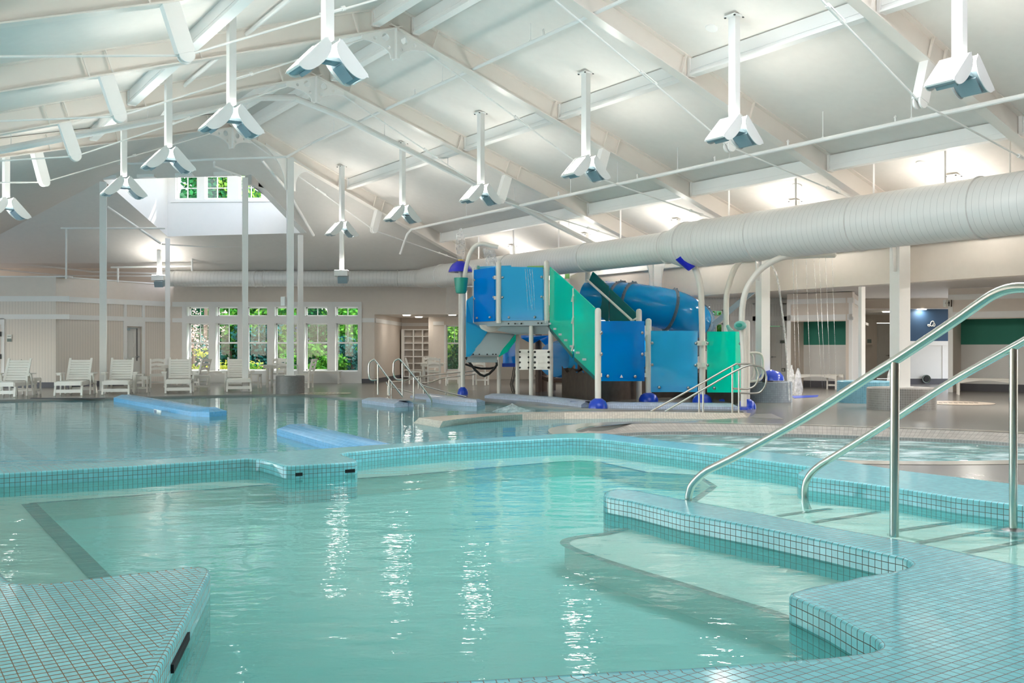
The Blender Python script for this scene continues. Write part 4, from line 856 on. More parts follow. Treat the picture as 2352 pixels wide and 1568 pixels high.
# ---- pendant uplights
def uplight(loc, ztop, rz, label, tilt=math.radians(47), sc1=1.0, place=None):
    t = thing('pendant_uplight', label, 'pendant lamp', loc, 'pendant uplights')
    L = ztop-loc.z; A = Vector((math.cos(rz), math.sin(rz), 0)); B = Vector((-math.sin(rz), math.cos(rz), 0))   # A across, B along
    m = MB(); m.box(loc+Z*(L/2+.12), .11, .15, L-.24+.0, Matrix.Rotation(rz, 3, 'Z')); m.build('pole', 'white', t)
    m = MB(); m.box(loc+Z*(L-.015), .24, .24, .02, Matrix.Rotation(rz, 3, 'Z')); mp = m.build('mount_plate', 'white', t)
    for a in (-1, 1):
        for b in (-1, 1): MB().lathe([(.018, -.02), (.018, 0), (.001, 0)], loc+Z*(L-.02)+A*a*.1+B*b*.1, 8).build('bolt', 'black', mp)
    m = MB(); m.bar(loc-A*.17+Z*.0, loc+A*.17+Z*.0, .2, .05); m.box(loc+Z*.08, .07, .1, .22, Matrix.Rotation(rz, 3, 'Z')); m.build('bracket', 'housing', t)
    for s in (-1, 1):
        ch = Vector(A*s*math.cos(tilt)-Z*math.sin(tilt)); nr = Vector(A*s*math.sin(tilt)+Z*math.cos(tilt)); p0 = loc+A*s*.07+Z*.2; H = .2; K_ = .8
        Lh = .66*K_; prof = [(Lh*(.5-.5*math.cos(math.pi*k/16)), -.135*math.sin(math.pi*k/16)**.8) for k in range(17)]   # belly under the flat lit face
        m = MB(); n = len(prof); V = [p0+ch*(.04+x*.9)+nr*y*.78+B*q for q in (-H, H) for x, y in prof]
        m.idx(V, [(i, i+1, n+i+1, n+i) for i in range(4, n-1)])
        hd = m.build('lamp_head', 'housing', t, smooth=60)
        for q in (-H, H):
            pts = [p0+ch*x+nr*y*1.1+B*q for x, y in prof]+[p0+ch*(Lh+.02)+nr*.02+B*q, p0+ch*(Lh-.02)+nr*.04+B*q, p0+ch*.02+nr*.04+B*q, p0-ch*.02+nr*.02+B*q]; MB().plate(pts, .012, B).build('end_cap', 'white', hd)
        m = MB()
        for b_ in (-1, 1): m.bar(p0+B*b_*(H-.03)+nr*.015, p0+ch*Lh+B*b_*(H-.03)+nr*.015, .05, .025, nr)
        for x_ in (.02, Lh-.02): m.bar(p0+ch*x_-B*H+nr*.015, p0+ch*x_+B*H+nr*.015, .05, .025, nr)
        m.build('panel_frame', 'white', hd)
        m = MB(); m.face([p0+ch*.045-B*(H-.05)+nr*.012, p0+ch*(Lh-.03)-B*(H-.05)+nr*.012, p0+ch*(Lh-.03)+B*(H-.05)+nr*.012, p0+ch*.045+B*(H-.05)+nr*.012]); m.build('lamp_panel', 'lamp', hd)
        m = MB(); c = p0+ch*.42*K_-nr*.11; m.box(c, .22, .28, .05, Matrix((ch, B, nr)).transposed()); m.build('driver_box', 'housing', hd)
    return t
LR = 11.6
nR = ['nearest pendant uplight in the row beside the big duct', 'pendant uplight before a truss strut, second nearest in the row beside the duct', 'pendant uplight third nearest in the row beside the big duct', 'pendant uplight fourth nearest in the row beside the big duct', 'small pendant uplight fifth nearest in the row beside the big duct', 'smallest pendant uplight, last of the row beside the big duct, above a box floodlight']
for k in range(6): uplight(UV(6.95+3.83*k, LR, CH+3.50), zc(LR), TH, nR[k])
nL = ['largest pendant uplight in the row leading to the light well', 'pendant uplight second nearest in the row leading to the light well', 'pendant uplight third nearest in the row leading to the light well', 'pendant uplight overlapping the edge of the light well']
for k in range(4): uplight(UV(11.0+3.72*k, 4.7, CH+3.53), zc(4.7), TH, nL[k])
uplight(aty(14, 478, 21.0), zc(2.4), TH+.25, 'lone pendant uplight at the left border')
uplight(UV(3.1, LR, CH+3.5), zc(LR), TH, 'pendant uplight beyond the right border of the photo'); uplight(UV(3.1, 4.7, CH+3.53), zc(4.7), TH, 'pendant uplight above the viewer, left row'); uplight(UV(7.0, 4.7, CH+3.53), zc(4.7), TH, 'pendant uplight above the top border, left row')
nD = ['first', 'second', 'third', 'fourth', 'fifth', 'sixth']
for k in range(6): uplight(UV(6.8+3.83*k, 17.55, CH+2.5), zc(17.55), TH, 'pendant uplight mostly hidden behind the big duct, '+nD[k]+' pole from the right')
for k in range(4): uplight(UV(7.0+3.83*k, 1.0-2.2, CH+2.3), zc(-1.2), TH, 'pendant uplight low on the left slope outside the photo, '+nD[k]+' of its row')
# ---- pipes
def pipe(pts, r, lab, hang=(), fit=(), name='sprinkler_pipe'):
    t = thing(name, lab, 'pipe', pts[0], 'sprinkler pipes'); MB().tube(pts, r, 10).build('pipe_run', 'white', t)
    if hang:
        for p, top in hang: MB().tube([p, p+Z*.05, p+Z*.051, Vector((p.x, p.y, top))], [.025, .025, .007, .007], 6).build('hanger_rod', 'white', t)
    if fit:
        for p in fit: MB().lathe([(.02, r*.5), (.02, .1), (.035, .1), (.02, .13), (.001, .15)], p, 8).build('sprinkler_head', 'white', t)
    return t
v = 14.6; zz = CH+3.84
pipe([UV(u, v, zz) for u in (-3, 2, 8, 14, 20, 27.4)]+[UV(27.5, v-.1, zz-.15), UV(28.0, v-.1, zz-.75)], .04, 'long straight sprinkler pipe above the big duct on the right', [(UV(u, v, zz), zc(v)) for u in (6.2, 9.6, 11.4, 13.7, 15.2, 17.2, 19.0, 21.5, 24)], [UV(u, v, zz) for u in (6.9, 9.9, 12.2, 14.1, 16.5, 19.5)])
v = 10.0; zz = CH+5.54
pipe([UV(u, v, zz) for u in (2, 8, 14, 20, 24.5)]+[aty(658, 360, 25.6), aty(480, 366, 26.2), aty(330, 375, 27.5), aty(0, 380, 29)], .032, 'thin sprinkler pipe just right of the ridge, bending left at the end post', [(UV(u, v, zz), zc(v)) for u in (11.2, 14.2, 17.4, 20.4, 23)], [UV(u, v, zz) for u in (13.8, 18.6)])
us = 21.3
def low(v): return UV(us, v, zc(v)-.52)
pipe([low(v) for v in (-2, 1, 4, 6.6)]+[UV(us, 7.4, CH+6.456-.75), UV(us, 8.3, CH+6.456-.62)], .075, 'thick sprinkler main along the left slope behind the fifth truss', [(low(v), zc(v)) for v in (2.4, 5)])
pipe([UV(us, 8.3, CH+6.456-.64)]+[low(v) for v in (9.4, 12, 15, 17.9)], .075, 'thick sprinkler main running down the right slope', [(low(v), zc(v)) for v in (10.6, 12.4, 14.2, 16.3)])
v = 5.45; zz = CH+5.42
pipe([UV(u, v, zz) for u in (8.5, 12, 16, 20)]+[UV(22, v, zz-.3)], .04, 'bright sprinkler pipe slanting across the left slope', [(UV(14.2, v, zz), zc(v)), (UV(18.2, v, zz), zc(v))])
pipe([aty(140, 524, 30.5), aty(380, 524, 30.5)], .03, 'thin horizontal pipe left of the light well')
pipe([aty(152, 525, 31.2), aty(152, 640, 31.6)], .03, 'thin white pipe dropping to the top of the left wall')
pipe([aty(245, 474, 29.6), aty(368, 558, 31.4)], .04, 'white pipe slanting under the left edge of the light well')
pipe([aty(0, 602, 34.8), aty(120, 613, 35.2), aty(215, 624, 35.6), aty(360, 628, 35.6)], .035, 'upper of two pipes on the warm wall above the far left wall')
pipe([aty(0, 619, 34.8), aty(150, 633, 35.2), aty(360, 634, 35.6)], .03, 'lower of two pipes on the warm wall above the far left wall')
pipe([aty(255, 614, 34), aty(440, 611, 34)], .035, 'white horizontal pipe above the narrow duct')
pipe([aty(441, 584, 34), aty(441, 622, 34)], .035, 'short white riser above the narrow duct')
pipe([aty(271, 616, 33.8), aty(271, 648, 33.8)], .035, 'short white riser above the white door')
pipe([aty(372, 561, 33), aty(470, 566, 33.2), aty(620, 564, 33.2), aty(835, 549, 33.4), aty(884, 545, 33.5)], .035, 'thin white pipe along the end ceiling above the narrow duct', [(aty(530, 565, 33.2), 4.9), (aty(780, 553, 33.3), 4.9)])
pipe([aty(393, 545, 33.2), aty(640, 548, 33.3), aty(864, 543, 33.4)], .02, 'very thin pipe just under the rear edge of the light well')
pipe([aty(492, 372, 27.3), aty(492, 382, 27.6), aty(553, 404, 28.2)], .035, 'short bent pipe above the middle light well window')
pipe([aty(602, 368, 27), aty(658, 434, 28.3), aty(720, 540, 31.3)], .045, 'white pipe slanting down behind the post on the dark drum')
# far fixtures
def speaker(px, ytop, ybot, Y, ztop, w, lab, px2=None):
    p = aty(px, ybot, Y); t = thing('pendant_floodlight', lab, 'floodlight', p)
    m = MB(); m.box((p.x, p.y, (p.z+.3+ztop)/2), .13, .13, ztop-p.z-.3); m.build('pole', 'white', t)
    m = MB(); m.box((p.x, p.y, p.z+.28), w, .4, .18); m.build('housing', 'white', t)
    m = MB(); m.box((p.x+w*.15, p.y-.1, p.z+.1), w*.7, .35, .2, Matrix.Rotation(.35, 3, 'X')); m.build('ballast_box', 'housing', t)
    for s in (-1, 1): MB().box((p.x+s*w*.32, p.y, p.z+.374), w*.3, .34, .006).build('lamp_panel', 'flood', t)
    return t
p = aty(785, 648, 30.4); speaker(785, 530, 648, 30.4, f1(p.x, p.y)+.9, .42, 'white box floodlight on a long pole below the smallest pendant uplight')
p = aty(366, 656, 33.4); speaker(366, 545, 657, 33.4, f1(p.x, p.y), .42, 'white box floodlight on a pole at the far end of the narrow duct')
p = aty(180, 573, 36.2); t = thing('dome_lamp', 'white half-dome wall fitting above the far left wall', 'wall fitting', p); MB().ball(p, .26, 8, (1, .6, .8)).build('shade', 'white', t)
# ================================================================ FURNITURE
def lounger(label):
    t = thing('sun_lounger', label, 'lounger', (0, 0, 0), 'loungers along the pool')
    # foot towards -Y, head at +Y
    m = MB()
    for s in (-1, 1): m.bar((s*.33, -.05, .33), (s*.33, 1.75, .33), .05, .1)
    m.bar((-.33, -.05, .33), (.33, -.05, .33), .05, .09); m.bar((-.33, 1.72, .33), (.33, 1.72, .33), .05, .09); m.build('frame', 'plas', t)
    m = MB()
    for k in range(10): m.box((0, .02+k*.105, .385), .62, .085, .025)
    m.build('seat', 'plas', t)
    m = MB(); a = math.radians(58); c0 = Vector((0, 1.05, .40)); up = Vector((0, math.cos(a), math.sin(a)))
    for k in range(8): c = c0+up*(.05+k*.083); m.bar(c-Vector((.26, 0, 0)), c+Vector((.26, 0, 0)), .022, .072, up)
    b = m.build('backrest', 'plas', t)
    for s in (-1, 1): MB().bar(c0+Vector((s*.285, 0, 0)), c0+Vector((s*.285, 0, 0))+up*.73, .06, .035, up.cross(Vector((1, 0, 0)))).build('back_stile', 'plas', b)
    m = MB(); m.bar(c0+up*.45-Vector((0, -.03, 0)), (0, 1.72, .36), .5, .03); m.build('back_prop', 'plas', b)
    for s in (-1, 1):
        m = MB(); m.box((s*.43, .98, .60), .13, .55, .03); m.box((s*.43, .72, .57), .10, .03, .05)
        ar = m.build('armrest', 'plas', t)
        MB().bar((s*.39, .82, .59), (s*.39, .78, .0), .035, .07, Vector((0, 1, 0))).build('arm_post', 'plas', ar); MB().bar((s*.39, 1.12, .59), (s*.39, 1.3, 0), .035, .07, Vector((0, 1, 0))).build('arm_post', 'plas', ar)
        for y, o in ((.05, -.09), (1.62, .1)):
            m = MB(); m.bar((s*.335, y, .3), (s*.345, y+o, 0), .05, .08, Vector((0, 1, 0))); m.build('leg', 'plas', t)
    m = MB(); m.bar((-.33, -.02, .13), (.33, -.02, .13), .03, .09); m.build('stretcher', 'plas', t)
    m = MB(); m.bar((-.33, 1.68, .13), (.33, 1.68, .13), .03, .09); m.build('stretcher', 'plas', t)
    return t
def place_foot(px1, py1, px2, py2): a, b = at(px1, py1, 0), at(px2, py2, 0); return (a+b)/2, math.atan2(b.y-a.y, b.x-a.x)
LG = [(-30, 913.5, 33, 911.5, .16, 'lounger cut by the left border of the photo'), (126, 910.5, 187, 908.5, .20, 'white slatted lounger second from the left, right of the first side table'), (234, 908, 297, 906, .26, 'white slatted lounger in front of the tall left post'), (378, 905.5, 441, 902.5, .30, 'white slatted lounger with sun spots, left of the garden windows'), (520, 901.5, 579, 899, .30, 'white slatted lounger in front of the second garden window, rightmost')]
L0_ = None
for x1, y1, x2, y2, rz, lb in LG:
    c, _ = place_foot(x1, y1, x2, y2); c += Vector((-.05, .12, 0))
    if L0_ is None: L0_ = lounger(lb); L0_.location = c; L0_.rotation_euler.z = rz
    else: dup(L0_, c, rz, lb)
def side_table(label):
    t = thing('side_table', label, 'side table', (0, 0, 0), 'side tables between the loungers')
    m = MB()
    for k in range(5): m.box((0, -.19+k*.095, .46), .5, .085, .025)
    m.build('tabletop', 'plas', t); m = MB()
    for s in (-1, 1): m.bar((-.24, s*.22, .415), (.24, s*.22, .415), .03, .07); m.bar((s*.24, -.22, .415), (s*.24, .22, .415), .03, .07)
    m.build('apron', 'plas', t)
    for x in (-1, 1):
        for y in (-1, 1): m = MB(); m.bar((x*.24, y*.22, .45), (x*.24, y*.22, 0), .035, .05, Vector((0, 1, 0))); m.build('leg', 'plas', t)
    m = MB(); m.box((0, 0, .13), .46, .42, .05); m.build('shelf', 'plas', t); return t
s0 = side_table('white side table right of the cut-off lounger'); s0.location = at(66, 905.5, 0); s0.rotation_euler.z = .12
dup(s0, at(321, 900.5, 0), .2, 'white side table in front of the white door'); dup(s0, at(462, 896.5, 0), .25, 'white side table below the first garden window')
def chair(label):
    t = thing('dining_chair', label, 'chair', (0, 0, 0), 'white dining chairs')   # faces -Y
    m = MB(); m.box((0, 0, .44), .48, .46, .035); m.box((0, -.2, .40), .44, .03, .05); m.build('seat', 'plas', t)
    for s in (-1, 1):
        m = MB(); m.bar((s*.22, .2, 0), (s*.22, .2, .45), .045, .05, Vector((0, 1, 0))); m.bar((s*.22, .2, .44), (s*.22, .34, .95), .045, .06, Vector((0, 1, 0))); m.build('leg', 'plas', t)
        m = MB(); m.bar((s*.22, -.2, 0), (s*.22, -.2, .43), .045, .05, Vector((0, 1, 0))); m.build('leg', 'plas', t)
    m = MB()
    for z in (.60, .74, .88):
        y = .2+.14*(z-.44)/.51
        P = [Vector((-.2+.4*i/8, y+.03*math.sin(math.pi*i/8), z+.035*math.sin(math.pi*i/8))) for i in range(9)]
        for i in range(8): m.bar(P[i], P[i+1], .025, .075 if z < .85 else .09)
    m.build('backrest', 'plas', t)
    m = MB(); m.bar((-.22, 0, .18), (.22, 0, .18), .03, .05)
    for s in (-1, 1): m.bar((s*.22, -.2, .18), (s*.22, .2, .18), .03, .05)
    m.build('stretcher', 'plas', t); return t
CHS = [(315, 890, math.pi/2+.25, 'white dining chair seen side-on in front of the white door'), (362, 890, .35, 'white dining chair behind the sun-spotted lounger'), (424, 889, 3.4, 'white dining chair turned away from the viewer at the left corner of the windows'), (455, 889.5, -1.9, 'white dining chair in front of the first garden window'),
 (582, 891, math.pi/2+.05, 'white dining chair in profile on the left of the table by the third window'), (634, 885, -.1, 'white dining chair behind the table by the fourth window'), (655, 893, 3.25, 'white dining chair half hidden by the post on the dark drum, back to the viewer'), (700, 890, -math.pi/2-.1, 'white dining chair in profile on the right of the table by the fourth window'),
 (953, 881, math.pi/2+.1, 'white dining chair in profile in front of the cubby shelf'), (985, 876, 0, 'white dining chair behind the alcove table'), (997, 881, 3.2, 'white dining chair with its back to the viewer at the alcove table'), (1040, 881, -math.pi/2+.1, 'white dining chair in profile beside the alcove window'), (20, 895, -1.2, 'white dining chair behind the cut-off lounger at the left border'), (1104, 884, 2.9, 'white dining chair seen beneath the open slide')]
c0_ = None
for px, py, rz, lb in CHS:
    if c0_ is None: c0_ = chair(lb); c0_.location = at(px, py, 0); c0_.rotation_euler.z = rz
    else: dup(c0_, at(px, py, 0), rz, lb)
def table(label):
    t = thing('dining_table', label, 'table', (0, 0, 0), 'white dining tables')
    m = MB()
    for k in range(9): m.box((-.48+k*.12, 0, .735), .11, 1.0, .03)
    m.build('tabletop', 'plas', t); m = MB()
    for s in (-1, 1): m.bar((-.4, s*.4, .68), (.4, s*.4, .68), .03, .08); m.bar((s*.4, -.4, .68), (s*.4, .4, .68), .03, .08)
    m.build('apron', 'plas', t)
    for x in (-1, 1):
        for y in (-1, 1): m = MB(); m.bar((x*.3, y*.3, .7), (x*.3, y*.3, 0), .07, .07, Vector((0, 1, 0))); m.build('leg', 'plas', t)
    return t
t0 = table('white dining table by the third and fourth garden windows'); t0.location = at(640, 889, 0)
dup(t0, at(402, 888, 0), .3, 'white dining table behind the sun-spotted lounger'); dup(t0, at(992, 879, 0), .05, 'white dining table in the alcove')
def bench(label, L):
    t = thing('bench', label, 'bench', (0, 0, 0), 'white arched benches')
    m = MB()
    for k in range(4): m.box((0, -.17+k*.115, .45), L, .105, .03)
    m.build('seat', 'plas', t)
    for s in (-1, 1):
        P = [Vector((-L/2+.05, s*.19, .44)), Vector((L/2-.05, s*.19, .44)), Vector((L/2-.05, s*.19, .34))]+[Vector((L/2-.1-(L-.2)*i/12, s*.19, .33+.08*math.sin(math.pi*i/12))) for i in range(13)]+[Vector((-L/2+.05, s*.19, .34))]
        m = MB().plate(P, .03); m.build('apron', 'plas', t)
    for s in (-1, 1):
        for y in (-1, 1): m = MB(); m.bar((s*(L/2-.06), y*.19, .45), (s*(L/2-.06), y*.2, 0), .05, .07, Vector((0, 1, 0))); m.build('leg', 'plas', t)
        m = MB(); m.bar((s*(L/2-.06), -.19, .17), (s*(L/2-.06), .19, .17), .03, .06); m.build('stretcher', 'plas', t)
    return t
b = bench('white arched bench under the garden windows right of the dark drum', 1.5); b.location = Vector(((735-CX)*35.4/F, 35.55, 0))
dup(b, Vector(((477-CX)*35.4/F, 35.55, 0)), 0, 'white arched bench under the first two garden windows')
rk = math.atan2(K1[5].y, K1[5].x)-math.pi/2
b1 = bench('white arched bench in front of the left green niche', 1.35); b1.location = at(1876, 893.5, 0)+Vector((0, .1, 0)); b1.rotation_euler.z = rk*.6
b2 = bench('white arched bench in front of the right green niche', 1.5); b2.location = at(2265, 907, 0)+Vector((0, .05, 0)); b2.rotation_euler.z = rk*.6
dup(s0, at(1921, 893.5, 0)+Vector((0, .1, 0)), rk*.6, 'small white side table beside the bench at the left green niche', 'side table at the niche')
# cubby shelf in the alcove
A, B = Vector(((922-CX)*41.6/F, 41.55, 0)), Vector(((994-CX)*41.6/F, 41.55, 0)); Ls = (B-A).length; zt = CH+(HY-756)*41.6/F
t = thing('cubby_shelf', 'white open cubby shelf with rows of square compartments in the alcove', 'shelf', (A+B)/2)
wbox(A, B, 0, Ls, .05, zt, -.36, -.34).build('back_panel', 'wall', t)
xs_ = [0, .1]+[.1+(Ls-.14)*i/3 for i in (1, 2, 3)]
m = MB(); wbox(A, B, -.0, .13, .05, zt, -.34, .02, m)
for i in (1, 2): x = .13+(Ls-.17)*i/3; wbox(A, B, x-.03, x+.03, .05, zt, -.34, .02, m)
wbox(A, B, Ls-.04, Ls, .05, zt, -.34, .02, m); m.build('upright', 'white', t)
for k in range(8): z = .05+(zt-.09)*k/7; wbox(A, B, .02, Ls-.02, z, z+.045, -.34, .015).build('shelf_board', 'white', t)
# signs and fittings
def sign(name, A, B, s0, s1, z0, z1, lab, cat, parts, mat='sign', t1=.035):
    c = Vector((A[0], A[1], 0))+Vector((B[0]-A[0], B[1]-A[1], 0)).normalized()*(s0+s1)/2+Z*z0
    t = thing(name, lab, cat, c); wbox(A, B, s0, s1, z0, z1, 0, t1).build('plate', mat, t)
    for pn, pm, a, b, c_, d_ in parts: w, h = s1-s0, z1-z0; wbox(A, B, s0+w*a, s0+w*b, z0+h*c_, z0+h*d_, t1, t1+.006).build(pn, pm, t)
    return t
sp = lambda px: sat(px, LA, CA); zp = lambda py, Y: CH+(HY-py)*Y/F
sign('room_sign', LA, CA, sp(17), sp(28), zp(785, 32), zp(768, 32), 'small wall sign with a green picture at the far left', 'sign', [('picture', 'signg', .05, .95, .03, .45), ('lettering', 'signg', .15, .85, .72, .8)], 'glass' if False else 'sign')
sign('wall_switch_plate', CL, CR, s6(1791), s6(1803), zp(788, YC), zp(781, YC), 'small grey wall plate above the fountain jets', 'wall plate', [('label_strip', 'signg', .1, .9, .3, .7)], 'brass')
sign('wall_dispenser', CL, CR, s6(1795), s6(1803), zp(853, YC), zp(845, YC), 'small metal wall box behind the fountain jets', 'wall box', [('cover', 'sign', .2, .6, .2, .8)], 'brass')
p = aty(2127, 870, 34.85); t = thing('round_vent', 'round dark vent low on the white wall under the blue wall', 'vent', p); R = Matrix(((1, 0, 0), (0, 0, -1), (0, 1, 0)))
MB().lathe([(.001, .02), (.12, .02), (.14, .03), (.15, .05), (.15, 0)], p+Vector((0, -.0, 0)), 24, mat=R).build('cover', 'signg', t); MB().lathe([(.001, .035), (.09, .035), (.11, .02)], p, 20, mat=R).build('grille', 'black', t)
# restroom sign: a box projecting from the block corner
p = aty(2176, 696.5, wl_(2178).y-.1); t = thing('restroom_sign', 'projecting restroom sign with two dark figures beside the slate blue wall', 'sign', p)
m = MB(); m.box(p, .2, .13, .22, Matrix.Rotation(.25, 3, 'Z')); m.build('box', 'sign', t)
for i in (-1, 1):
    q = p+Vector((-.025+i*.038, -.075, 0)); m = MB(); m.ball(q+Z*.065, .015, 6, (1, .4, 1)); m.plate([q+Vector((x, 0, z)) for x, z in ((-.022, .045), (.022, .045), (.024-.006*i, -.02), (.012, -.02), (.01, -.085), (-.01, -.085), (-.012, -.02), (-.024+.006*i, -.02))], .006, Vector((0, 1, 0))); m.build('figure', 'ink', t)
MB().box(p+Vector((.085, -.0, 0)), .03, .12, .2, Matrix.Rotation(.25, 3, 'Z')).build('side_face', 'brown', t)
# script lettering on the blue wall ('Lo...' with the rest hidden behind the handrail)
def script(pts, r, par): MB().tube(smoothpath([aty(x, y, 34.88) for x, y in pts], 5), r, 6).build('letter', 'sign', par)
t = thing('wall_lettering', 'white script lettering on the slate blue wall, partly behind the near handrail', 'lettering', aty(2140, 750, 34.88))
script([(2145.5, 741), (2143, 737.5), (2139, 739), (2136.5, 745), (2135, 749), (2131.5, 748), (2131.5, 745.5), (2135, 746), (2139, 748.5), (2142, 748)], .017, t)
script([(2146.5, 743), (2143.5, 744), (2143, 747), (2145, 749), (2147.5, 747), (2147, 743.5), (2146, 743)], .014, t)
# framed print in the hall
A, B = Vector(((1986-CX)*40.5/F, 40.5, 0)), Vector(((2007-CX)*40.5/F, 40.5, 0))
t = sign('wall_picture', A, B, 0, (B-A).length, zp(791, 40.5), zp(731, 40.5), 'tall pale picture panel left of the hall door', 'picture', [('figure_shape', 'signg', .25, .7, .06, .2)], 'wall2')
# ---- stainless handrails
def rail(name, lab, runs, posts, r, grp=None, flange=None, seg=4, n=14):
    t = thing(name, lab, 'handrail', runs[0][0], grp)
    for q in runs: MB().tube(smoothpath(q, seg), r, n).build('rail_tube', 'steel', t)
    for a, b in posts: MB().tube([a, b], r*.95, n).build('rail_post', 'steel', t)
    if flange:
        for p in flange: MB().lathe([(.11, 0), (.10, .012), (.06, .02), (r*1.2, .03)], p, 20).build('base_flange', 'brass', t)
    return t
q1 = at(1581, 1146, ZC_); q2 = at(2053.5, 1232, ZC_)
f_ = lambda x, y: atline(x, y, q1, q2)
n1 = [f_(*p) for p in ((1581.5, 1149), (1582, 1137), (1588, 1117), (1600, 1101), (1622, 1082), (1660, 1062.5), (1702, 1041), (1850, 958), (2000, 862), (2063, 823), (2185, 742), (2245, 700), (2277, 679), (2305, 666.5), (2330, 661), (2352, 660), (2420, 659))]
rail('handrail', 'thick polished stainless handrail rising from the tip of the peninsula', [n1], [(q2, f_(2056, 824))], .024, None, None, 5, 20)
q3 = at(2327, 1224, .225); d3 = (q2-q1).normalized(); q4 = q3-d3*2
g_ = lambda x, y: atline(x, y, q4, q3)
n2 = [g_(*p) for p in ((1898, 1211), (1880, 1197), (1858, 1172), (1848, 1142), (1850, 1112), (1862, 1088), (1885, 1067), (1921, 1045), (2041, 970), (2180, 880), (2318, 802), (2352, 783), (2460, 718))]
rail('handrail', 'thick polished stainless handrail rising out of the water at the right', [n2], [(q3, g_(2328, 798))], .024, None, [q3], 5, 20)
def ry(P, Y): return [aty(x, y, Y) for x, y in P]
Ya, Yb = 18.9, 18.5
rail('handrail', 'looped stainless handrail behind, in front of the green panel', [ry(((1495, 944), (1590, 892), (1682, 840), (1695.5, 836), (1725, 836), (1736, 846), (1741, 868), (1733, 886), (1714, 893), (1684, 892)), Ya)], [(aty(1605.7, 951, Ya), aty(1605.7, 885, Ya)), (aty(1682, 951, Ya), aty(1682, 842, Ya))], .019, 'looped handrails by the green panel', None, 4)
rail('handrail', 'looped stainless handrail nearest, in front of the green panel', [ry(((1527, 945), (1615, 894), (1706.7, 843), (1742, 841), (1755, 850), (1760, 868), (1757, 886), (1746, 900), (1730, 903), (1699, 902)), Yb)], [(aty(1615, 952, Yb), aty(1615, 894, Yb)), (aty(1697, 952, Yb), aty(1697, 850, Yb))], .019, 'looped handrails by the green panel', None, 4)
Ym = 23.6
rail('handrail', 'left looped stainless handrail at the pool entry steps', [ry(((926, 911), (895, 872), (863, 828.6), (857, 826.5), (850.6, 830), (847.5, 838), (847.5, 862), (852, 872), (866, 872)), Ym+.6)], [(aty(868, 906, Ym+.6), aty(868, 836, Ym+.6)), (aty(894, 908, Ym+.6), aty(894, 870, Ym+.6))], .021, 'looped handrails at the pool entry steps', None, 4)
rail('handrail', 'right looped stainless handrail at the pool entry steps', [ry(((992, 925), (987, 911), (955, 869), (921, 827.5), (912, 825.5), (905.7, 830), (904, 838), (904, 859), (910, 870), (924, 870.7)), Ym)], [(aty(924.5, 908, Ym), aty(924.5, 835, Ym)), (aty(950.4, 921, Ym), aty(950.4, 867, Ym))], .021, 'looped handrails at the pool entry steps', None, 4)
Yr = 27.0
rail('ramp_handrail', 'long low stainless ramp handrail in front of the alcove, rear', [ry(((896, 877), (927, 874.5), (950, 867), (985, 862), (1057, 854.6), (1092, 851)), Yr+1)], [(aty(899, 898, Yr+1), aty(899, 877, Yr+1)), (aty(961, 893, Yr+1), aty(961, 866, Yr+1))], .018, 'ramp handrails')
rail('ramp_handrail', 'stainless ramp handrail dropping from the entry steps to the lilac curb', [ry(((887, 877), (891, 884), (897, 888), (925, 895.5), (950, 902)), Yr-1)], [(aty(891, 908, Yr-1), aty(891, 884, Yr-1)), (aty(899, 907, Yr-1), aty(899, 889, Yr-1))], .018, 'ramp handrails')
rail('ramp_handrail', 'stainless ramp handrail running down to the left foot of the play tower', [ry(((966, 880), (972, 885), (980, 887.5), (1024, 900), (1071, 911)), Yr-1.5)], [(aty(973, 903, Yr-1.5), aty(973, 886, Yr-1.5)), (aty(1024, 907, Yr-1.5), aty(1024, 900, Yr-1.5))], .018, 'ramp handrails')
rail('ramp_handrail', 'low stainless ramp handrail rising behind the play tower post', [ry(((970, 879), (990, 877), (1019, 867.6), (1057, 863), (1092, 859)), Yr+.5)], [(aty(1025, 885, Yr+.5), aty(1025, 867, Yr+.5))], .018, 'ramp handrails')
# ================================================================ WATER PLAY TOWER
PT = thing('water_play_tower', 'big blue and green water play tower with stairs and a tube slide', 'play structure', at(1300, 915, 0))
def V3(p): return aty(*p)
def pl(name, pts, mat, th=.025, par=PT, sm=30):      # pts: (px, py, Y)
    return MB().plate([V3(p) for p in pts], th).build(name, mat, par, sm)
def pole(px, Y, ytop, ybot=None, r=.075, base=None, name='post', lab=None):
    a = aty(px, ybot, Y) if ybot else Vector(((px-CX)*Y/F, Y, 0)); b = aty(px, ytop, Y)
    m = MB().tube([a, a*.01+b*.99 if False else a+(b-a)*.97, b-Z*.03, b], [r, r, r*.9, r*.4], 16); o = m.build(name, 'powder', PT)
    if base:
        m = MB().lathe([(base, 0), (base*.98, .07), (base*.8, .15), (base*.45, .2), (r, .21)], Vector((a.x, a.y, 0)), 20); m.build('base_cover', 'blueBase', o)
    if not ybot or lab: pass
    return o
def bolts(par, pts, r=.028, d=Vector((0, -1, 0)), mat='brass'):
    for p in pts: q = V3(p); MB().tube([q-d*.02, q+d*.03, q+d*.038], [r*1.3, r*1.1, r*.5], 10).build('bolt', mat, par)
def bracket(par, px, py, Y, w=.05): m = MB(); m.box(aty(px, py, Y), w*2.2, .05, w*1.6); return m.build('clamp', 'powder', par)
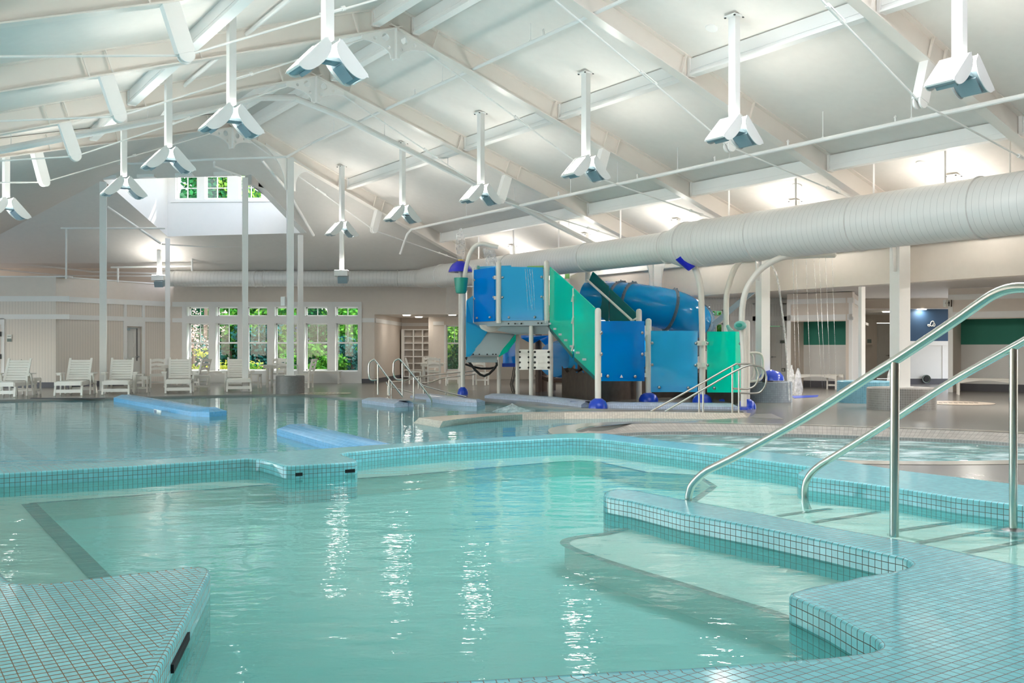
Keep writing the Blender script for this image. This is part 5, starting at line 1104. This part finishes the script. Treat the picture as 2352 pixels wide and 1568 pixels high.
# tower deck and posts
Y1, Y2, Y3 = 27.0, 26.0, 25.4
p1, p2, p3 = pole(1145.5, Y2-.05, 599, 742, .07), pole(1255, Y3, 598, 742, .07), None
pole(1188.5, 26.6, 757, None, .06); pole(1220, 25.6, 745, None, .06); pole(1265, 25.4, 757, None, .065); pole(1146, 27.5, 817, None, .06); 
pole(1092.5, 27.6, 608, 680, .06); pole(1350, 27.0, 603, None, .07); pole(1467.5, 24.6, 709, None, .075)
pole(1373.5, 20.95, 707, None, .07, .21); pole(1489.5, 23.6, 731, None, .075, .24)
pole(1715, 20.7, 735, None, .07, .2)
pole(1063, 27.1, 690, None, .065, .15)
fr = MB(); fr.tube([aty(1087.5, 615, 27.0), aty(1087, 735, 27.0), aty(1089.5, 742, 27.0), aty(1096, 745, 26.9)], .035, 8); fr.build('panel_frame', 'powder', PT)
o = pl('panel', [(1088, 620, 27.0), (1136.5, 613, 26.1), (1136.5, 737, 26.1), (1088, 739.5, 27.0)], 'blueA'); bolts(o, [(1089.5, 643, 26.95), (1089.5, 686, 26.95), (1134, 637, 26.1), (1134, 682, 26.1), (1095.5, 730, 26.8), (1125, 728.5, 26.2)])
o = pl('panel', [(1151.5, 612, 25.95), (1247, 614, 25.35), (1247, 735.5, 25.35), (1151.5, 736.5, 25.95)], 'blueB'); bolts(o, [(1154.5, 637, 25.9), (1154, 682.5, 25.9), (1244, 636, 25.3), (1244, 681.5, 25.3), (1169, 728.5, 25.8), (1228.5, 728, 25.4)])
pl('panel_rim', [(1152, 724, 25.9), (1247, 724, 25.3), (1247, 730, 25.3), (1152, 730, 25.9)], 'blueB', .02, o)
pl('panel', [(1100, 612, 28.9), (1260, 606, 28.4), (1260, 735, 28.4), (1100, 737, 28.9)], 'blueB')
bracket(p1, 1140, 637, 26, .06); bracket(p1, 1140, 684, 26, .06); bracket(p2, 1251, 637, 25.4, .06); bracket(p2, 1251, 684, 25.4, .06)
zt, zb_ = aty(1200, 737, 25.7).z, aty(1200, 748, 25.7).z
deckp = [aty(1086, 742, 27.0), aty(1145, 742, 26.0), aty(1259, 741, 25.3), aty(1300, 741, 27.0), aty(1262, 741, 28.6), aty(1100, 741, 29)]
m = MB().prism([(p.x, p.y) for p in deckp], zb_, zt); dk = m.build('platform', 'greyp', PT)
bolts(dk, [(1168, 743, 25.7), (1183, 743, 25.7), (1197, 743, 25.65), (1236, 742, 25.35), (1244, 742, 25.3)], .018, mat='black')
# scalloped dish under the platform and sloping apron
P = [(1101, 746, 26.5)]+[(1126-25*math.cos(k*math.pi/12), 746+16*math.sin(k*math.pi/12), 26.5) for k in range(13)]
pl('scallop', P, 'powder', .04); pl('scallop_recess', [(1104+44*k/10, 746.5+12.5*math.sin(k*math.pi/10), 26.45) for k in range(11)], 'wall2', .02)
pl('apron', [(1142, 758, 26.3), (1152, 749, 26.2), (1258, 748, 25.4), (1268, 766, 25.5), (1184, 767, 26.2)], 'greyp', .03)
# open slide on the left
pl('slide_bed', [(1115, 764, 26.6), (1182, 768, 26.4), (1148, 816, 25.6), (1078, 816, 25.8)], 'greyp', .04)
bolts(PT, [(1087, 813.5, 25.7), (1101, 813.5, 25.7), (1119, 813.5, 25.65), (1132, 813.5, 25.6), (1139, 813.5, 25.6)], .016, mat='black')
pl('slide_side', [(1071.5, 690, 26.9), (1086, 679, 26.9), (1086, 742, 26.9), (1104, 752, 26.7), (1119, 763, 26.5), (1098, 796, 26.1), (1080, 818, 25.7), (1071, 819, 25.7), (1070.5, 740, 26.4)], 'blueB', .03)
pl('slide_side', [(1184, 768, 26.2), (1184, 783, 26.2), (1165, 808, 25.8), (1147, 819, 25.6), (1146, 815, 25.6), (1156, 800, 25.8)], 'teal', .03)
pl('slide_foot', [(1075, 818, 26.0), (1142, 818, 26.0), (1142, 832, 26.0), (1070, 832, 26.0)], 'greyp', .05)
pl('leg_board', [(1193.5, 802.5, 25.95), (1214, 802.5, 25.75), (1214, 849, 25.75), (1193.5, 849, 25.95)], 'powder', .02)
o = pl('leg_board', [(1225, 802.5, 25.6), (1262, 802.5, 25.35), (1262, 849, 25.35), (1225, 849, 25.6)], 'powder', .02)
bolts(o, [(x, y, 25.3) for x in (1228.5, 1260) for y in (808, 820, 832, 844)], .026, mat='black'); bolts(PT, [(x, y, 25.6) for x in (1194, 1214) for y in (808, 820, 832, 844)], .022, mat='black')
m = MB().tube([aty(x, y, 27.0) for x, y in ((1070, 820), (1078, 832), (1091, 849), (1103, 860), (1112, 863.5), (1124, 858), (1134, 848), (1141, 838), (1140, 826))], .035, 8); m.build('hose', 'black', PT)
m = MB().tube([aty(x, y, 27.1) for x, y in ((1069, 836), (1085, 842), (1105, 846), (1125, 846), (1140, 843))], .03, 8); m.build('hose', 'black', PT)
for dx in (0, 3.4, 6): m = MB().tube([aty(x+dx, y, 28.2) for x, y in ((1181, 838), (1176, 866), (1172, 882), (1176, 898), (1181, 907))], .012, 6); m.build('hose', 'black', PT)
# stairs with green sides
q1_, q2_ = aty(1264, 700, 25.3), aty(1366, 700, 21.0)
def sl(P, mat, name='stair_side', a=q1_, b=q2_): return MB().plate([atline(x, y, a, b) for x, y in P], .025).build(name, mat, PT)
s1 = sl([(1264, 612.6), (1315.7, 658), (1315.7, 813.3), (1263.6, 751)], 'teal'); s2 = sl([(1318.7, 662), (1367, 707), (1367, 863), (1320, 819)], 'teal')
sl([(1263.6, 751), (1315.7, 813.3), (1315.7, 822), (1263.6, 760)], 'tealD', 'stair_skirt'); sl([(1320, 819), (1367, 863), (1367, 872), (1320, 828)], 'tealD', 'stair_skirt')
m = MB(); d_ = (q2_-q1_).normalized()
for y in (683, 733, 796): c = atline(1317.3, y, q1_, q2_)+Vector((-.02, -.03, 0)); m.bar(c-d_*.06-Z*.07, c+d_*.06+Z*.07, .04, .12, Vector((0, -1, 0)).cross(d_))
m.bar(atline(1317.3, 662, q1_, q2_), atline(1317.3, 800, q1_, q2_), .05, .03); m.build('joint_clamp', 'powder', PT)
r1_, r2_ = aty(1350, 700, 27.0), aty(1467, 700, 24.7)
sl([(1351, 650), (1362, 624), (1372, 633), (1398, 657), (1398, 742), (1351, 700)], 'tealD', 'stair_side', r1_, r2_); sl([(1401, 661), (1416, 676), (1461, 718), (1461, 800), (1401, 745)], 'tealD', 'stair_side', r1_, r2_)
for k in range(7):
    a, b = q1_.lerp(q2_, (k+.4)/7.4), r1_.lerp(r2_, (k+.4)/7.4); a.z = b.z = aty(1264, 752, 25.3).z+.1-k*.15; w_ = (b-a).normalized()*.06
    MB().bar(a+w_, b-w_, .3, .05).build('tread', 'greyp', PT)
g1, g2 = aty(1349, 643, 26.7), aty(1452, 736, 24.4)
MB().tube([g1, g1.lerp(g2, .5), g2, g2+Vector((.12, 0, .06))], .032, 10).build('stair_handrail', 'powder', PT)
pl('panel', [(1310, 634, 28.4), (1345, 618, 28.0), (1345, 700, 28.0), (1310, 700, 28.4)], 'wall2', .02)
# lower panels
def lower(a, b, y0, y1, Ya_, Yb_, mat, bl):
    o = pl('panel', [(a, y0, Ya_), (b, y0, Yb_), (b, y1, Yb_), (a, y1, Ya_)], mat, .03); bolts(o, bl, .03)
    pl('panel_rim', [(a, y1-13, Ya_-.03), (b, y1-13, Yb_-.03), (b, y1-7, Yb_-.03), (a, y1-7, Ya_-.03)], mat, .02, o); return o
o = lower(1377.5, 1479.5, 737, 875, 20.95, 22.4, 'blueA', [(1381, 764, 20.9), (1381, 813, 20.9), (1475, 764, 22.3), (1475, 813, 22.3), (1396, 863.5, 21.1), (1459, 864.5, 22)])
MB().plate([aty(1424, 867, 21.5), aty(1431, 867, 21.5), aty(1427.5, 860, 21.5)], .02).build('warning_triangle', 'sign', o)
for y in (764, 813, 861): bracket(PT, 1377, y, 20.93, .05); bracket(PT, 1483, y, 23.0, .06)
lower(1495.5, 1602, 759.5, 900, 23.5, 22.9, 'blueB', [(1498, 787.5, 23.4), (1498, 837.5, 23.4), (1598.5, 788, 22.8), (1598, 838.5, 22.8), (1514, 889.5, 23.3), (1581, 890.5, 22.9)])
pole(1552, 27.2, 759, None, .07)
gp = [(1624.5+80*k/8, .0, 22.6-1.6*k/8-.35*math.sin(math.pi*k/8)) for k in range(9)]
m = MB()
for k in range(8):
    a, b = gp[k], gp[k+1]
    yt = lambda i: 761.5+1.0*math.sin(math.pi*i/8); m.face([aty(a[0], 901, a[2]), aty(b[0], 901, b[2]), aty(b[0], yt(k+1), b[2]), aty(a[0], yt(k), a[2])])
n = len(m.f)
for k in range(8): a, b = gp[k], gp[k+1]; m.face([p+Vector((.0, .03, 0)) for p in (aty(a[0], 901, a[2]), aty(a[0], 761, a[2]), aty(b[0], 761, b[2]), aty(b[0], 901, b[2]))])
o = m.build('curved_panel', 'teal', PT); bolts(o, [(1626, 788, 22.5), (1626, 838.5, 22.5), (1701.5, 789, 20.9), (1701, 839.5, 20.9), (1641, 891, 22)], .03)
for y in (788, 838): bracket(PT, 1608, y, 22.8, .07); bracket(PT, 1618, y, 22.7, .06)
# tube slide
tp_ = [(1352, 690, 27.2), (1390, 690, 26.9), (1430, 694, 26.5), (1470, 699, 26.2), (1515, 706, 26.0), (1560, 718, 26.1), (1588, 735, 26.9), (1600, 752, 28.2), (1594, 772, 29.8), (1560, 792, 30.8), (1500, 808, 31.0), (1420, 816, 30.6), (1340, 822, 30.0), (1300, 826, 29.2)]
tw = smoothpath([V3(p) for p in tp_], 6); MB().tube(tw[:37], .55, 28).build('tube_slide', 'tube', PT); MB().tube(tw[36:55], .552, 28).build('tube_bend', 'tubeE', PT); MB().tube(tw[54:], .55, 28).build('tube_slide', 'tube', PT)
for i in (11, 15, 27, 38, 50, 62):
    m = MB(); ring_(m, tw[i], tw[i+1]-tw[i], .55, .09, .05); d = (tw[i+1]-tw[i]).normalized(); x = d.orthogonal().normalized(); y = d.cross(x)
    for k in range(18): a = k*math.pi/9; m.ball(tw[i]+(x*math.cos(a)+y*math.sin(a))*.605, .022, 4)
    m.build('tube_flange', 'tubeE', PT)
m = MB().tube([V3(p) for p in ((1288, 824, 28.3), (1272, 826, 27.9))], [.56, .5], 24); m.build('tube_mouth', 'tube', PT)
pl('splash_panel', [(1155.5, 783, 28.0), (1185, 772, 27.8), (1185, 838, 27.8), (1155.5, 838, 28.0)], 'blueA'); pl('splash_panel', [(1197, 770, 28.6), (1262, 770, 28.2), (1262, 801, 28.2), (1240, 780, 28.4), (1222, 790, 28.4), (1197, 776, 28.6)], 'blueA')
MB().box(aty(1170, 838, 27.8), .42, .35, .1).build('splash_step', 'blueBase', PT)
for x, Y, y0, r in ((1237, 28.6, 768, .10), (1311, 28.0, 812, .13), (1332, 27.2, 800, .07), (1245, 29, 850, .16), (1268, 30, 860, .12), (1460, 27.4, 868, .14), (1145, 29, 820, .04)):
    a = Vector(((x-CX)*Y/F, Y, 0)); MB().tube([a, aty(x, y0, Y)], r, 12).build('brown_post', 'trunkb', PT)
m = MB().tube([aty(1232, 862, 29), aty(1262, 872, 28.6), aty(1300, 874, 28.2)], .07, 8); m.build('brown_brace', 'trunkb', PT)
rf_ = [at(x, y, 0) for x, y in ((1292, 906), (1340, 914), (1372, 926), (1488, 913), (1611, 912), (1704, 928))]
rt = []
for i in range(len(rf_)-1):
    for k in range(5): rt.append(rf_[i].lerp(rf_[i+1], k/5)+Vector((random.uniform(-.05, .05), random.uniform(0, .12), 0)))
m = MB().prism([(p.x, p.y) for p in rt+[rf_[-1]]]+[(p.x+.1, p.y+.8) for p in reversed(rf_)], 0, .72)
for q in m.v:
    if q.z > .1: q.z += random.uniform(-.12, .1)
tag(m.build('shade_block', 'brown'), 'low dark block standing in for the shaded background under the play tower', 'shade_block')  # dark colour stands for the shaded background behind the lower panels
# top fittings
m = MB().tube([aty(x, y, 26.3) for x, y in ((1211, 615), (1225, 614.5), (1240, 614), (1249, 613.5))], .05, 12); sq_ = m.build('spray_gun', 'lime', PT)
m = MB().tube(smoothpath([aty(x, y, 28.0) for x, y in ((1310, 611), (1302, 607), (1292, 612), (1290, 620), (1297, 626), (1304, 624), (1301, 616))], 4), .045, 10); m.tube([aty(1303, 640, 28), aty(1303, 622, 28)], .07, 12); m.build('spray_horn', 'lime', PT)
MB().tube([aty(1303, 655, 28), aty(1303, 631, 28)], .06, 12).build('horn_post', 'powder', PT)
MB().lathe([(.001, .1), (.04, .1), (.055, .05), (.05, 0)], aty(1098, 618, 27.6), 12).build('nozzle', 'aqua', PT)
# dumping bucket on a swan-neck pole
sw = smoothpath([aty(x, y, 27.1) for x, y in ((1063, 700), (1064.5, 672), (1067.5, 634), (1073, 604), (1081, 579), (1093, 564), (1109, 560), (1126, 563.5), (1144.5, 568))], 5)
o = MB().tube(sw, .062, 14).build('swan_neck', 'powder', PT); c = aty(1059, 638, 26.85)
bk = MB().lathe([(.001, -.44), (.12, -.44), (.145, -.42), (.155, -.38), (.20, -.02), (.20, 0), (.185, -.0), (.14, -.38), (.001, -.40)], c, 24).build('dumping_bucket', 'green', PT)
MB().tube([aty(1044, 659, 26.85), aty(1088, 657.5, 26.85)], .02, 8).build('bucket_axle', 'powder', PT)
# tall post with the tilted blue bucket
bp = smoothpath([Vector(((1613-CX)*22.9/F, 22.9, 0))]+[aty(x, y, 22.9) for x, y in ((1613, 786), (1612, 730), (1610, 673), (1605, 641), (1597, 616.5), (1589, 604), (1584, 602))], 5)
o = MB().tube(bp, .075, 14).build('bucket_post', 'powder', PT); a = bp[0]; MB().lathe([(.24, 0), (.235, .07), (.19, .15), (.11, .2), (.075, .21)], a, 20).build('base_cover', 'blueBase', o)
MB().tube([aty(1590, 601, 22.9), aty(1588, 570, 22.9), aty(1588.5, 541, 22.9), aty(1587, 538, 22.9)], [.03, .025, .02, .01], 8).build('feed_pipe', 'powder', PT)
bc = aty(1567, 585, 22.8); ax_ = (aty(1591, 618, 22.8)-bc).normalized(); Rm = Z.rotation_difference(-ax_).to_matrix()
MB().lathe([(.001, -.40), (.1, -.40), (.12, -.36), (.20, 0), (.19, 0), (.10, -.34), (.001, -.36)], bc, 24, mat=Rm).build('dumping_bucket', 'navy', PT)
MB().ball(aty(1587, 604, 22.8), .05, 8).build('pivot_cap', 'powder', PT)
# ---- mushroom umbrella
U0 = aty(1058, 625, 29.5); t = thing('water_mushroom', 'blue dome water mushroom with a yellow cap behind the green bucket', 'water feature', Vector((U0.x, U0.y, 0)))
MB().tube([(U0.x, U0.y, 0), (U0.x, U0.y, U0.z+.1)], .07, 12).build('stem', 'powder', t)
MB().lathe([(.38, 0), (.37, .05), (.33, .15), (.25, .26), (.12, .34), (.001, .36)], U0, 24).build('dome', 'navy', t)
MB().lathe([(.09, .33), (.09, .38), (.001, .40)], U0, 16).build('cap', 'yellow', t)
o = MB().lathe([(.40, 0), (.44, -.5), (.46, -1.4), (.47, -2.5), (.47, -U0.z)], U0, 24).build('water_curtain', 'mist', smooth=60); tag(o, 'thin falling water curtain around the blue mushroom', 'water', None, 'stuff')
m = MB().tube([U0+Z*.38, U0+Z*.8, U0+Z*1.2, U0+Z*1.35], [.10, .16, .12, .03], 10); tag(m.build('water_plume', 'spray'), 'white water plume rising above the blue mushroom', 'water jet', None, 'stuff')
# ---- spray arches
def arch(P, Y, r, lab, base=True):
    b = aty(*P[0], Y); t = thing('spray_arch', lab, 'spray arch', Vector((b.x, b.y, 0)), 'spray arches')
    pts = smoothpath([Vector((b.x, b.y, .0))]+[aty(x, y, Y) for x, y in P], 5); MB().tube(pts+[pts[-1]+(pts[-1]-pts[-2]).normalized()*.03], [r]*len(pts)+[r*.5], 14).build('arched_pipe', 'powder', t)
    if base: MB().lathe([(r*2.6, 0), (r*2.5, .03), (r, .06)], (b.x, b.y, 0), 18).build('base_cover', 'blueBase', t)
    return t
a1 = arch(((1668, 800), (1668, 693), (1673, 659), (1685, 621.6), (1700, 598), (1712, 590)), 23.8, .07, 'rear white spray arch rising behind the curved green panel')
a2 = arch(((1708, 820), (1704, 741), (1707, 693), (1715.6, 662.4), (1732.6, 635), (1754, 613), (1787, 594.4), (1813, 589), (1860, 586.5), (1917, 585)), 20.5, .065, 'front white spray arch with water threads falling from its long arm')
m = MB().ball(aty(1700, 747.5, 20.35), .135, 10, (1, .7, .75)); o = m.build('pull_handle', 'aqua', a2); MB().ball(aty(1697.5, 746.5, 20.26), .075, 8, (1, .25, .6)).build('recess', 'green', o)
MB().tube([aty(1671, 748, 23.5), aty(1676, 757, 23.4), aty(1682, 763, 23.3)], [.04, .055, .06], 10).build('spout', 'aqua', a1)
def threads(name, L, Y, r, lab, mat='jet', grp=None):
    for i, (x0, y0, x1, y1) in enumerate(L):
        a = aty(x0, y0, Y); b = at(x1, y1, .02) if y1 > 870 else aty(x1, y1, Y)
        o = MB().tube([a, a.lerp(b, .3)+Vector((.0, 0, .02)), b], [r, r*.9, r*.7], 6).build(name, mat); tag(o, lab[i], 'water stream', grp, 'thing')
nth = ['leftmost', 'second from the left', 'third from the left', 'fourth from the left', 'fifth from the left', 'sixth from the left', 'rightmost']
threads('water_thread', [(1821, 597, 1828, 893), (1828, 597, 1838, 893), (1851, 595, 1862, 892), (1869, 594, 1889, 891), (1881.5, 593, 1895, 891), (1896, 593, 1907, 890), (1911, 592, 1921, 889)], 20.5, .005, ['thin water thread falling from the front spray arch, '+w for w in nth], 'jet', 'water threads under the front arch')
o = MB().tube(smoothpath([aty(1772, 607, 22.3), aty(1786, 640, 22.3), aty(1797, 720, 22.3), aty(1806, 800, 22.4), aty(1814, 922, 22.4)], 5), .022, 8).build('water_stream', 'jet'); tag(o, 'thick slanting water stream falling beside the blue grey drum', 'water stream')
def fan(name, c, x0, x1, y0, y1, Y, lab, k=9, r=.018):
    for i in range(k):
        pass
    m = MB()
    for i in range(k):
        x = x0+(x1-x0)*i/(k-1); m.tube([aty(x, y0+i*.6, Y), aty(x+4, (y0+y1)/2, Y), aty(x+9+random.uniform(-3, 3), y1, Y)], [r, r*.9, r*.4], 6)
    o = m.build(name, 'spray'); tag(o, lab, 'water spray', None, 'stuff')
fan('water_spray', None, 1110, 1134, 570, 610, 27.1, 'short comb of white water below the swan-neck arm above the tower', 8, .03)
fan('water_spray', None, 1206, 1222, 617, 712, 25.1, 'thin water fan running down the middle blue panel', 4, .012)
def jet(px, ybase, ytop, Y, w, lab):
    b = Vector(((px-CX)*Y/F, Y, 0)); h = aty(px, ytop, Y).z; m = MB()
    m.tube([b, b+Z*h*.25, b+Z*h*.5, b+Z*h*.8, b+Z*h], [w, w*1.15, w*.9, w*.45, w*.08], 12)
    for q in m.v: q.x += random.uniform(-.02, .02); q.y += random.uniform(-.02, .02)
    tag(m.build('fountain_jet', 'foamw'), lab, 'fountain jet', 'fountain jets')
jet(1818.5, 893, 838, 27.2, .09, 'left white fountain jet in front of the left green niche'); jet(1833.5, 895, 845, 26.6, .1, 'right white fountain jet in front of the left green niche'); jet(1998, 880, 861, 29, .07, 'small white fountain jet above the pale blue drum'); jet(2044, 890, 845, 24.5, .08, 'white fountain jet beside the thick white post')
m = MB().lathe([(.45, -.04), (.3, .0), (.15, .05), (.05, .11), (.001, .13)], at(1176, 939, 0)-Z*.02, 20)
for q in m.v: q.z += random.uniform(-.02, .02)
tag(m.build('water_splash', 'foamw'), 'small white bubbling splash in the channel before the tower legs', 'splash', None, 'stuff')
# white side loops and blue seats behind the small looped handrails
t = thing('water_cannon', 'white looped frame with a blue seat behind the small looped handrails', 'play fitting', at(1735, 885, 0)+Vector((0, 1.2, 0)))
for dx, Y in ((0, 22.6), (-22, 23.6)):
    MB().tube(smoothpath([aty(x+dx, y, Y) for x, y in ((1714, 811), (1738, 810), (1750, 816), (1753, 835), (1752, 860), (1744, 872), (1720, 877))], 4), .028, 10).build('loop', 'powder', t)
MB().lathe([(.30, 0), (.28, .1), (.2, .2), (.001, .26)], aty(1772, 873, 23.2), 20).build('seat', 'blueBase', t)
m = MB().box(aty(1756, 868, 22.9), .08, .1, .2); m.build('bracket', 'black', t)
m = MB().bar(aty(1640, 745, 26.6), aty(1745, 655, 26.2), .14, .14); tag(m.build('diagonal_brace', 'housing'), 'grey diagonal brace between the blue tube slide and the white post', 'brace')
# deck markings in the splash area
m = MB().plate([at(x, y, .006) for x, y in ((1818, 909), (1880, 907), (1878, 911), (1824, 914))], .006); tag(m.build('floor_marking', 'blueBase'), 'blue painted floor stripe near the fountain jets', 'floor marking')
m = MB().plate([at(x, y, .006) for x, y in ((2146, 897), (2172, 893), (2172, 896), (2148, 901))], .006); tag(m.build('floor_marking', 'yellow'), 'yellow floor stripe right of the thick white post', 'floor marking')
# light fitting discs on the ceiling
for i, (px, py) in enumerate(((1635, 64), (2117, 374), (1831, 425))):
    p = onplane(px, py, lambda X, Y: CH+9.22-.333*(X*CS+Y*SN)); nv = Vector((-.333*CS, -.333*SN, -1)).normalized(); Rm = Z.rotation_difference(nv).to_matrix()
    o = MB().lathe([(.11, 0), (.10, .02), (.08, .022), (.001, .01)], p, 20, mat=Rm).build('ceiling_disc', 'white'); tag(o, ('small round white cover on the ceiling left of the second right lamp pole', 'small round white cover on the ceiling above the big duct at the right', 'small round white cover on the ceiling above the big duct, further from the viewer')[i], 'ceiling cover')
# ================================================================ GARDEN
struct(flat([Vector((-30, YB+.4, 0)), Vector((16, YB+.4, 0)), Vector((16, 70, 0)), Vector((-30, 70, 0))], -.1), 'ground', 'soil', label='planted garden ground outside the windows', cat='ground')
m = MB(); nx, nz = 60, 14; V = [Vector((-34+52*i/nx, 50.5+random.uniform(-.8, .8)+.05*k*k*.3, -.1+10.5*k/nz+(random.uniform(-.6, .6) if k == nz else random.uniform(-.15, .15)))) for k in range(nz+1) for i in range(nx+1)]
V += [Vector((p.x, p.y+2.5, p.z)) for p in V]; Nn = (nx+1)*(nz+1); Fc = []
for k in range(nz):
    for i in range(nx): q = (k*(nx+1)+i, k*(nx+1)+i+1, (k+1)*(nx+1)+i+1, (k+1)*(nx+1)+i); Fc += [q, tuple(Nn+j for j in reversed(q))]
for i in range(nx): Fc.append((nz*(nx+1)+i, nz*(nx+1)+i+1, Nn+nz*(nx+1)+i+1, Nn+nz*(nx+1)+i))
m.idx(V, Fc); tag(m.build('hedge', 'hedge', smooth=80), 'tall dense hedge closing the garden behind all the trees', 'hedge')
def foliage(n, rad, leaf, flat_=1.0, seed=1):
    rnd = random.Random(seed); m = MB(); cl = [(Vector((rnd.gauss(0, .45), rnd.gauss(0, .45), rnd.gauss(0, .4)))) for _ in range(14)]
    for _ in range(n):
        c = rnd.choice(cl); d = Vector((rnd.gauss(0, 1), rnd.gauss(0, 1), rnd.gauss(0, 1))).normalized()
        p = c+d*rnd.uniform(.2, .42); p = Vector((p.x*rad[0], p.y*rad[1], p.z*rad[2]))
        a = Vector((rnd.gauss(0, 1), rnd.gauss(0, 1), rnd.gauss(-.2, .7))).normalized(); b = a.cross(d+Vector((0, 0, .3))).normalized()*leaf*.42; l = leaf*rnd.uniform(.7, 1.4)
        m.face([p, p+a*l*.5+b, p+a*l, p+a*l*.5-b])
    return m
def shrub(x, Y, z, rad, n, leaf, mat, lab, seed, cat='shrub', trunk=True):
    t = thing('garden_tree' if cat == 'tree' else 'garden_shrub', lab, cat, (x, Y, -.1), 'garden plants outside the windows'); m = foliage(n, rad, leaf, 1, seed)
    for q in m.v: q += Vector((x, Y, z))
    m.build('foliage', mat, t, smooth=0, merge=False)
    if trunk: MB().tube([(x, Y, -.1), (x+.1, Y, z*.6), (x, Y, z)], [.09, .07, .03], 7).build('trunk', 'bark', t)
def gx(px, Y): return (px-CX)*Y/F
GP = [(440, 39.5, 1.8, (.8, .6, 1.7), 900, .09, 'leafP', 'pale blossoming shrub filling the left edge of the first window', 'shrub'), (470, 44, 2.2, (2.2, 1.2, 2.6), 4200, .16, 'leafA', 'dark green tree behind the first garden window', 'tree'), (525, 43, 2.2, (2.2, 1.2, 2.7), 4600, .15, 'leafA', 'dark conifer-like tree behind the second garden window', 'tree'),
 (590, 42, 2.6, (1.8, 1.0, 1.6), 3000, .2, 'leafB', 'bright broad-leaved tree top in the third garden window', 'tree'), (585, 41, .9, (1.4, .8, 1.2), 2600, .16, 'leafD', 'dark blue green bush low in the third garden window', 'shrub'), (640, 42.5, 2.6, (1.0, .8, 1.5), 1800, .2, 'leafY', 'sunny lime tree behind the post on the dark drum', 'tree'), (655, 43.5, 1.6, (.9, .5, 1.9), 1500, .12, 'leafV', 'violet blue conifer glimpsed between the two posts', 'tree'),
 (725, 43, 2.4, (2.0, 1.0, 2.4), 4200, .15, 'leafA', 'dark green tree behind the fifth garden window', 'tree'), (735, 39.6, .55, (1.2, .7, .8), 2000, .15, 'leafB', 'fresh green bush low in the fifth garden window', 'shrub'), (772, 42, 2.4, (1.3, 1.0, 2.4), 3400, .15, 'leafB', 'fresh green tree behind the rightmost garden window', 'tree'), (805, 39.8, .9, (1.1, .6, .9), 1700, .12, 'leafD', 'blue green bush low in the rightmost garden window', 'shrub'),
 (455, 38.6, .35, (1.3, .5, .55), 1500, .1, 'leafC', 'clipped yellow hedge under the first garden window', 'shrub'), (545, 38.6, .35, (1.3, .5, .6), 1500, .1, 'leafC', 'clipped yellow hedge under the second garden window', 'shrub'), (600, 38.4, .25, (1.2, .4, .5), 1200, .1, 'leafB', 'low green hedge under the third garden window', 'shrub'), (1050, 45, 2.6, (2.4, 1.2, 2.6), 4200, .18, 'leafY', 'sunny lime tree behind the alcove window', 'tree'), (1048, 43.5, .8, (1.2, .7, 1.1), 1500, .13, 'leafA', 'dark bush low behind the alcove window', 'shrub'),
 (1648, 42, 1.6, (2.0, 1.0, 2.2), 2600, .18, 'leafB', 'green tree behind the small windows right of the tube slide', 'tree'), (470, 41, 8.2, (2.6, 1.4, 3.2), 4200, .22, 'leafA', 'tall tree crown seen through the high light well windows', 'tree'), (590, 42, 8.2, (2.4, 1.4, 3.0), 3600, .22, 'leafY', 'sunlit tall tree crown seen through the right high light well window', 'tree'), (690, 47, 3.2, (6, 1.5, 3.6), 6500, .24, 'leafA', 'wide dark tree line far behind the garden', 'tree'), (420, 47, 3.2, (5, 1.5, 3.6), 5500, .24, 'leafD', 'wide blue green tree line far behind the left windows', 'tree')]
for i, (px, Y, z, rad, n, lf, mt, lb, ct) in enumerate(GP): shrub(gx(px, Y), Y, z, rad, n, lf, mt, lb, 11+i, ct, z > .7)
